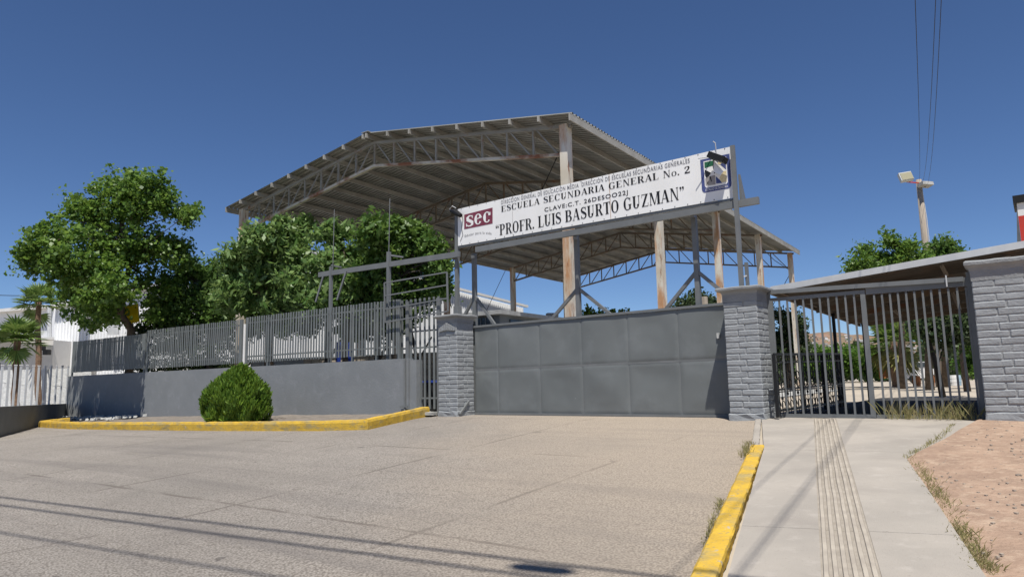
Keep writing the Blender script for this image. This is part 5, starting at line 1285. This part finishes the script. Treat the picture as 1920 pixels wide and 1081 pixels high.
for (xa, ya, xb, yb, dd) in ((1638, 553, 1690, 592, 5.5), (1765, 497, 1775, 515, .9), (1782, 540, 1800, 580, 4.0), (1598, 523, 1615, 533, 1.2)):
    s0, z0 = CF.hit(xa, ya, dd); s1_, z1_ = CF.hit(xb, yb, dd + .6)
    MB().bar(CF.p(s0, dd, z0), CF.p(s1_, dd + .6, z1_), .06, .06).build('brace', M['block'], cp)
# wrought iron railing under its left edge
sI = sA - .22; dI0 = CF.hits(1453, 700, sI)[0]; dI1 = CF.hits(1578, 700, sI)[0]
zt0 = CF.hits(1453, 664, sI)[1]; zt1 = CF.hits(1578, 663, sI)[1]
ir = empty('wrought_iron_railing', CF.p(sI, (dI0 + dI1) / 2, .85), CF.rz, 'black wrought iron railing with scrolls under the left edge of the carport', 'railing')
zI = lambda d, f: .92 + ((zt0 + (zt1 - zt0) * (d - dI0) / (dI1 - dI0)) - .92) * f
for f, w_ in ((1, .05), (.86, .03), (.40, .04), (.36, .02), (.05, .05)):
    MB().bar(CF.p(sI, dI0, zI(dI0, f)), CF.p(sI, dI1, zI(dI1, f)), .03, w_).build('rail', M['iron'], ir)
nbr = 30
for k in range(nbr + 1):
    d = dI0 + (dI1 - dI0) * k / nbr; w_ = .06 if k % 10 == 0 else .014
    MB().bar(CF.p(sI, d, .85), CF.p(sI, d, zI(d, 1)), w_, w_).build('baluster', M['iron'], ir)
    if k % 2 == 0: MB().obox(CF.p(sI, d, zI(d, .25 if k % 4 else .32)), CF.u * .018, CF.v * .024, Vector((0, 0, .03))).build('knop', M['iron'], ir)
for k in range(20):
    d = dI0 + (dI1 - dI0) * (k + .5) / 20; r_ = (dI1 - dI0) / 20 * .42
    for f0 in (.93, .62, .48, .12):
        mb = MB(); zc = zI(d, f0); P_s = [CF.p(sI, d + r_ * cos(a * pi / 6) * (1 - a * .03), zc + r_ * .9 * sin(a * pi / 6) * (1 - a * .03)) for a in range(0, 12)]
        mb.tube(P_s, .011, 4, cap=False); mb.build('scroll', M['iron'], ir)

cfl = [xy(CF.p(sA + .3, -.0, 0)), xy(CF.p(sA + .3, dN + 4, 0)), xy(CF.p(s_end, dN + 4, 0)), xy(CF.p(s_end, -.0, 0))]  # floor sheet under the carport, canopy shade put into its dark colour
sheet('carport_shade_floor', cfl, .004, M['shade_asphalt'], 1.5, kind='structure')

# trees, hedges, palm and clutter beyond the barred gates
b9 = base_at(1478, 44)
tree('cypress_tree', b9, mass([(1462, 592, 13), (1485, 600, 17), (1500, 625, 17), (1470, 630, 22), (1490, 650, 22), (1450, 640, 16), (1510, 655, 12), (1455, 670, 16)], 44), 15000, .12, M['lf_dark'], 'tall dark bushy tree seen through the left bars of the barred gate', cl=.35, per=26, trunk=[b9, at_depth(1478, 640, 44)], trad=.25)
for x0, x1, lab in ((1510, 1580, 'bright green hedge behind the black railing'), (1585, 1650, 'bright green hedge just right of the black railing')):
    bb = base_at((x0 + x1) / 2, 50); tree('green_hedge', bb, mass([(x, 668 + random.uniform(-4, 4), 20) for x in range(x0, x1, 12)] + [(x, 690, 18) for x in range(x0, x1, 12)], 50), 9000, .14, M['lf_hedge'], lab, cl=.4, per=24, cat='hedge')
bb = base_at(1822, 38); tree('green_hedge', bb, mass([(1820, 620, 14), (1828, 650, 16), (1815, 680, 16), (1835, 690, 16), (1825, 590, 10)], 38), 7000, .11, M['lf_hedge'], 'bright green shrub column left of the right pillar', cl=.3, per=24, cat='hedge')
b = base_at(1679, 46); fan_palm(b, at_depth(1675, 640, 46), 2.6, 28, M['lf_palm'], 'bushy fan palm with yellowing fronds beyond the carport', .25, 14, 8, yel=True)
b10 = at_depth(1767, 737, 25); b10.z = gz(b10.x, b10.y)
tree('yard_tree', b10, mass([(1760, 610, 26), (1790, 600, 28), (1735, 600, 20), (1800, 630, 24), (1775, 640, 20), (1745, 575, 18), (1815, 600, 18), (1720, 590, 12)], 25), 10000, .085, M['lf_dark'], 'leaning dark trunked tree in the yard seen through the right bars',
     trunk=[b10, at_depth(1757, 690, 25), at_depth(1742, 640, 25), at_depth(1728, 605, 25)], trad=.11, cl=.35, per=22, bark='bark_dark')
b11 = at_depth(1812, 713, 32); b11.z = gz(b11.x, b11.y)
tree('yard_tree', b11, mass([(1800, 600, 26), (1790, 570, 22), (1815, 630, 14)], 32), 4500, .1, M['lf_dark'], 'pale trunked tree nearest the right pillar in the yard', trunk=[b11, at_depth(1806, 680, 32), at_depth(1802, 640, 32), at_depth(1798, 610, 32)], trad=.15, cl=.35, per=22)
b12 = at_depth(1742, 712, 36); b12.z = gz(b12.x, b12.y)
tree('yard_tree', b12, mass([(1740, 610, 24), (1755, 590, 20), (1720, 625, 14)], 36), 4000, .1, M['lf_mid'], 'thick brown trunked tree standing behind the leaning dark one', trunk=[b12, at_depth(1740, 670, 36), at_depth(1740, 620, 36)], trad=.22, cl=.35, per=22)
# tree showing above the canopy
b13 = base_at(1690, 40)
tree('feathery_tree', b13, mass([(1661, 436, 7), (1668, 450, 9), (1678, 464, 11), (1698, 470, 13), (1618, 470, 8), (1626, 482, 10), (1600, 492, 7), (1644, 486, 11), (1665, 490, 15), (1695, 492, 16), (1722, 484, 12), (1735, 500, 16), (1594, 505, 8), (1615, 502, 12), (1650, 508, 14), (1710, 462, 7)], 40), 12000, .10, M['lf_cotton'], 'pale feathery tree above the carport roof in front of the pole', trunk=[b13, at_depth(1690, 560, 40), at_depth(1690, 500, 40)], trad=.2, cl=.35, per=24, aspect=2.4)
b14 = base_at(1770, 42)
tree('feathery_tree', b14, mass([(1769, 439, 7), (1764, 452, 8), (1778, 460, 9), (1752, 466, 8), (1768, 474, 10), (1790, 476, 9), (1746, 484, 9), (1776, 490, 14), (1799, 484, 7)], 42), 4200, .14, M['lf_mid'], 'darker small tree above the carport roof just right of the pole', trunk=[b14, at_depth(1770, 560, 42), at_depth(1770, 490, 42)], trad=.2, cl=.35, per=20)
# orange pier, car, barrels
def atz(x, y, Y): p = at_depth(x, y, Y); return p
a, b = atz(1652, 706, 48), atz(1665, 686, 48)
MB().obox((a + b) / 2, ((b.x - a.x) / 2, 0, 0), (0, .25, 0), (0, 0, (b.z - a.z) / 2 + .1)).build('orange_pier', M['orange'], None, label='short orange brick pier near the palm', cat='pier')
car = atz(1731, 697, 60); cr_ = empty('parked_car', Vector((car.x, car.y, gz(car.x, car.y))), 0, 'white car parked far off between the yard trunks', 'car'); cz_ = gz(car.x, car.y)
mb = MB(); sil = [(-.9, .35), (.9, .35), (.92, .95), (.75, 1.0), (.62, 1.45), (-.62, 1.45), (-.75, 1.0), (-.92, .95)]
for Yo in (0, 4.2): mb.add([(car.x + x_, car.y + Yo, cz_ + z_ * 1.25) for x_, z_ in sil], [tuple(range(8))] if Yo == 0 else [tuple(range(8))[::-1]])
for i in range(8): mb.f.append((i, (i + 1) % 8, 8 + (i + 1) % 8, 8 + i)); mb.mi.append(0)
mb.build('body', M['white_plaster'], cr_)
MB().obox((car.x, car.y - .02, cz_ + 1.55), (.58, 0, 0), (0, .02, 0), (0, 0, .2)).build('windscreen', M['glass'], cr_)
for k in (-.75, .75): MB().tube([(car.x + k, car.y - .05, cz_ + .36), (car.x + k, car.y + .3, cz_ + .36)], .36, 12).build('wheel', M['iron'], cr_); MB().obox((car.x + k * .85, car.y - .03, cz_ + .95), (.15, 0, 0), (0, .02, 0), (0, 0, .08)).build('headlight', M['sign'], cr_)
def barrel(x, Y, mat_, lab, r_=.24, h=.68, grp=None):
    p = base_at(x, Y); mb = MB(); mb.tube([p, p + Vector((0, 0, h * .3)), p + Vector((0, 0, h * .33)), p + Vector((0, 0, h * .64)), p + Vector((0, 0, h * .67)), p + Vector((0, 0, h))], [r_ * .94, r_, r_ * 1.05, r_, r_ * 1.05, r_ * .94], 14)
    mb.build('barrel', mat_, None, label=lab, cat='barrel', group=grp)
for x, m_, lab in ((1717, 'orange', 'orange barrel left of the distant white car'), (1743, 'orange', 'orange barrel right of the distant white car'), (1770, 'bluewhite', 'pale blue barrel behind the leaning dark trunk'), (1786, 'white_plaster', 'white barrel beside the pale trunked yard tree'), (1793, 'bluewhite', 'pale blue barrel nearest the pale trunked yard tree')):
    barrel(x, 46, M[m_], lab)
# chain fence and long low wall at the yard's end
mb = MB(); a, b = base_at(1440, 58), base_at(1900, 58)
# low dark mass of far greenery and houses on the hill
hp = [(1380, 640), (1430, 632), (1480, 626), (1520, 621), (1558, 617), (1600, 622), (1640, 625), (1690, 632), (1740, 640), (1790, 655), (1850, 668), (1930, 680)]
HY = 1500.; mb = MB(); rows_ = []
pts2 = []
for i in range(len(hp) - 1):
    for k in range(8):
        t = k / 8; pts2.append((hp[i][0] * (1 - t) + hp[i + 1][0] * t, hp[i][1] * (1 - t) + hp[i + 1][1] * t + noise.noise(Vector((i + t, 0, 0)) * 2.3) * 3))
ridge = [at_depth(x, y, HY) for x, y in pts2]
x_lo = ridge[0]; x_hi = ridge[-1]
ridge = [x_lo + Vector((-300 * k, 40 * k, -12 * k)) for k in (4, 3, 2, 1)] + ridge + [x_hi + Vector((250 * k, 40 * k, 8 - 3 * k)) for k in (1, 2, 3, 4)]
NR = 16; grid = []
for j in range(NR + 1):
    t = j / NR; row = []
    for r_ in ridge:
        f = t if t <= .8 else 1 - (t - .8) * 1.5; yy = HY - 520 * (1 - t / .8) if t <= .8 else HY + 900 * (t - .8)
        sc_ = yy / HY; z = (r_.z - 1) * (max(0, f / .8) ** 1.15 if t <= .8 else f) + noise.noise(Vector((r_.x * .01, yy * .012, 0))) * 9 * sin(pi * min(1, t / .8)) - 1
        row.append(Vector((r_.x * sc_ if t <= .8 else r_.x, yy, z)))
    grid.append(row)
for j in range(NR):
    for i in range(len(ridge) - 1): mb.quad(grid[j][i], grid[j][i + 1], grid[j + 1][i + 1], grid[j + 1][i])
mb.build('hills', M['hill'], None, smooth=True, kind='structure')
mb = MB(); rs = np.random.default_rng(12)
for i in range(650):
    j = rs.uniform(1, 11.5); k = rs.uniform(4, len(ridge) - 6); j0, k0 = int(j), int(k)
    p = grid[j0][k0].lerp(grid[j0][k0 + 1], k - k0).lerp(grid[j0 + 1][k0].lerp(grid[j0 + 1][k0 + 1], k - k0), j - j0)
    w_, h_ = rs.uniform(2.5, 6), rs.uniform(2, 4); a = rs.uniform(0, 1.5)
    mb.obox(p + Vector((0, 0, h_ / 2)), (w_ / 2 * cos(a), w_ / 2 * sin(a), 0), (-w_ / 2 * sin(a), w_ / 2 * cos(a), 0), (0, 0, h_ / 2), int(rs.integers(0, 3)))
mb.build('hillside_houses', [M['white_plaster'], M['block'], M['concrete']], None, kind='stuff', label='scatter of tiny houses on the dry hill seen through the bars', cat='houses')
# belt of far trees below the hill
P = []; n = 9000
xs_f = rng.uniform(1380, 1930, n); Yf = rng.uniform(80, 110, n); lum = np.array([noise.noise(Vector((x * .03, 0, 0))) for x in xs_f])
for x, Y, l in zip(xs_f, Yf, lum):
    p = at_depth(x, 700, Y); zt_ = 4.2 + 2.2 * l; P.append((p.x, p.y, 1.2 + rng.uniform(0, 1) ** .7 * zt_))
me_ = leaf_mesh('far_tree_belt', P, .55, M['lf_dark'], 1.3, .4); o_ = bpy.data.objects.new('far_tree_belt', me_); col.objects.link(o_); tag(o_, 'far off line of trees below the hill', 'trees', kind='stuff')

# pole with floodlights and wires
PY = 44.; pt = at_depth(1722.5, 337, PY); pb = Vector((at_depth(1740, 700, PY).x - .2, PY, .9)); pb.x = pt.x
pole = empty('utility_pole', pb, 0, 'wooden pole with two floodlights rising above the carport', 'pole')
MB().tube([pb, pb.lerp(pt, .5), pt], [.24, .2, .165], 12).build('shaft', M['wood'], pole, smooth=True)
MB().tube([pb + Vector((.26, -.1, 0)), pt + Vector((.2, -.1, -2.6)), pt + Vector((.1, -.1, -.8))], .03, 6).build('conduit', M['picket'], pole)
L1 = at_depth(1698, 332, PY - .5); MB().obox(L1, (.40, 0, .06), (.02, .12, -.05), (-.04, .08, .27)).build('floodlight', M['picket'], pole)
MB().obox(L1 + Vector((-.0, -.14, .04)), (.36, 0, .055), (.0, .012, 0), (-.035, .07, .235)).build('lamp_glass', M['lampface'], pole)
L2 = at_depth(1735, 346, PY - .3); MB().obox(L2, (.40, .1, .0), (-.05, .25, -.05), (0, .03, .11)).build('floodlight', M['concrete'], pole)
MB().bar(at_depth(1700, 341, PY - .3), pt + Vector((0, -.1, -.25)), .06).build('bracket', M['red'], pole); MB().bar(L2 + Vector((0, 0, -.15)), pt + Vector((0, -.1, -.35)), .06).build('bracket', M['iron'], pole)
for (xt, xp, yp), lab in zip(((1716, 1724, 338), (1754.5, 1731, 338), (1765, 1740, 342)), ('overhead wire to the pole, the leftmost of three', 'overhead wire to the pole, the middle of three', 'overhead wire to the pole, the rightmost of three')):
    e = at_depth(xp, yp, PY); top_ = ray(xt, 0); q_ = CAM + top_ * (8.4 / top_.z); dirw = (q_ - e); en = q_ + Vector((dirw.x, dirw.y, 0)) * .75 + Vector((0, 0, -.2))
    pw = [e + (en - e) * t + Vector((0, 0, (q_.z - (e + (en - e) * (1 / 1.75)).z) * 4 * t * (1 - t) / (4 * (1 / 1.75) * (.75 / 1.75)))) for t in [i / 24 for i in range(25)]]
    MB().tube(pw, .0085, 5).build('overhead_wire', M['iron'], None, label=lab, cat='wire', group='overhead wires to the pole')
# street wires above the camera, whose shadows cross the pavement
tn = tan(radians(SUN_EL)); shv = Vector((sin(radians(SHADOW_AZ)), cos(radians(SHADOW_AZ)), 0)) / tn
for (xa, ya, xb, yb), h, r_, lab in (((0, 931, 1000, 1050), 11.0, .03, 'street cable above the pavement, farthest from the camera'), ((0, 946, 860, 1060), 11.3, .03, 'street cable above the pavement, second from the farthest'), ((0, 998, 480, 1075), 12.0, .024, 'street cable above the pavement, nearest the camera')):
    A_, B_ = ground(xa, ya), ground(xb, yb); dd = (B_ - A_); dd.z = 0; dd.normalize(); A1 = A_ - shv * h + Vector((0, 0, h)) - dd * 25; B1 = B_ - shv * h + Vector((0, 0, h)) + dd * 25; B1.z = A1.z = h + .1
    Ml = (A1 + B1) / 2 + Vector((0, 0, -.05))
    MB().tube([A1, Ml, B1], r_, 6).build('street_cable', M['iron'], None, label=lab, cat='cable', group='street cables overhead')
g0 = ground(1015, 1066); c = g0 - shv * 11.1 + Vector((0, 0, 11.1)); dd = Vector((B1 - A1)).normalized()  # unseen lump added at the cable to cast a blob of shade below
MB().tube([c - dd * .3, c - dd * .2, c + dd * .2, c + dd * .3], [.03, .09, .09, .03], 10).build('sun_blocker', M['iron'], None, label='black splice added unseen on the street cable to cast a dark blob', cat='blocker')

# red, white and black tower at the right edge
TY = 60.; p = [at_depth(x, y, TY) for x, y in ((1898, 455), (1906, 368), (1960, 360), (1960, 450))]
tw = empty('roof_sign_tower', Vector((p[0].x, TY, .9)), 0, 'red and white store tower with a black cap at the right edge', 'building')
pf = at_depth(1911, 420, TY); TF = Fr(pf.x, pf.y, -53.0)
zc1, zc2, ztp = at_depth(1910, 381, TY).z, at_depth(1910, 405, TY).z, at_depth(1908, 367, TY).z
MB().fbox(TF, -5, 0, 0, 4, .9, zc2).build('red_face', M['red'], tw)
MB().fbox(TF, -5, 0, 0, 4, zc2, zc1).build('white_band', M['white_plaster'], tw)
MB().fbox(TF, -5.2, .25, -.2, 4.2, zc1, ztp).build('black_cap', M['iron'], tw)
mb = MB(); sa_ = TF.hit(1896, 455, .3)[0]; za_ = TF.hit(1896, 455, .3)[1]; sb_ = TF.hit(1906, 382, .3)[0]
mb.add([TF.p(sa_, .3, za_ - 5), TF.p(.01, -.01, za_ - 5), TF.p(.01, -.01, zc1), TF.p(sb_, .3, zc1), TF.p(sa_, 4, za_ - 5), TF.p(sb_, 4, zc1)], [(0, 1, 2, 3), (4, 0, 3, 5)])
mb.build('side_fin', M['steel'], tw)
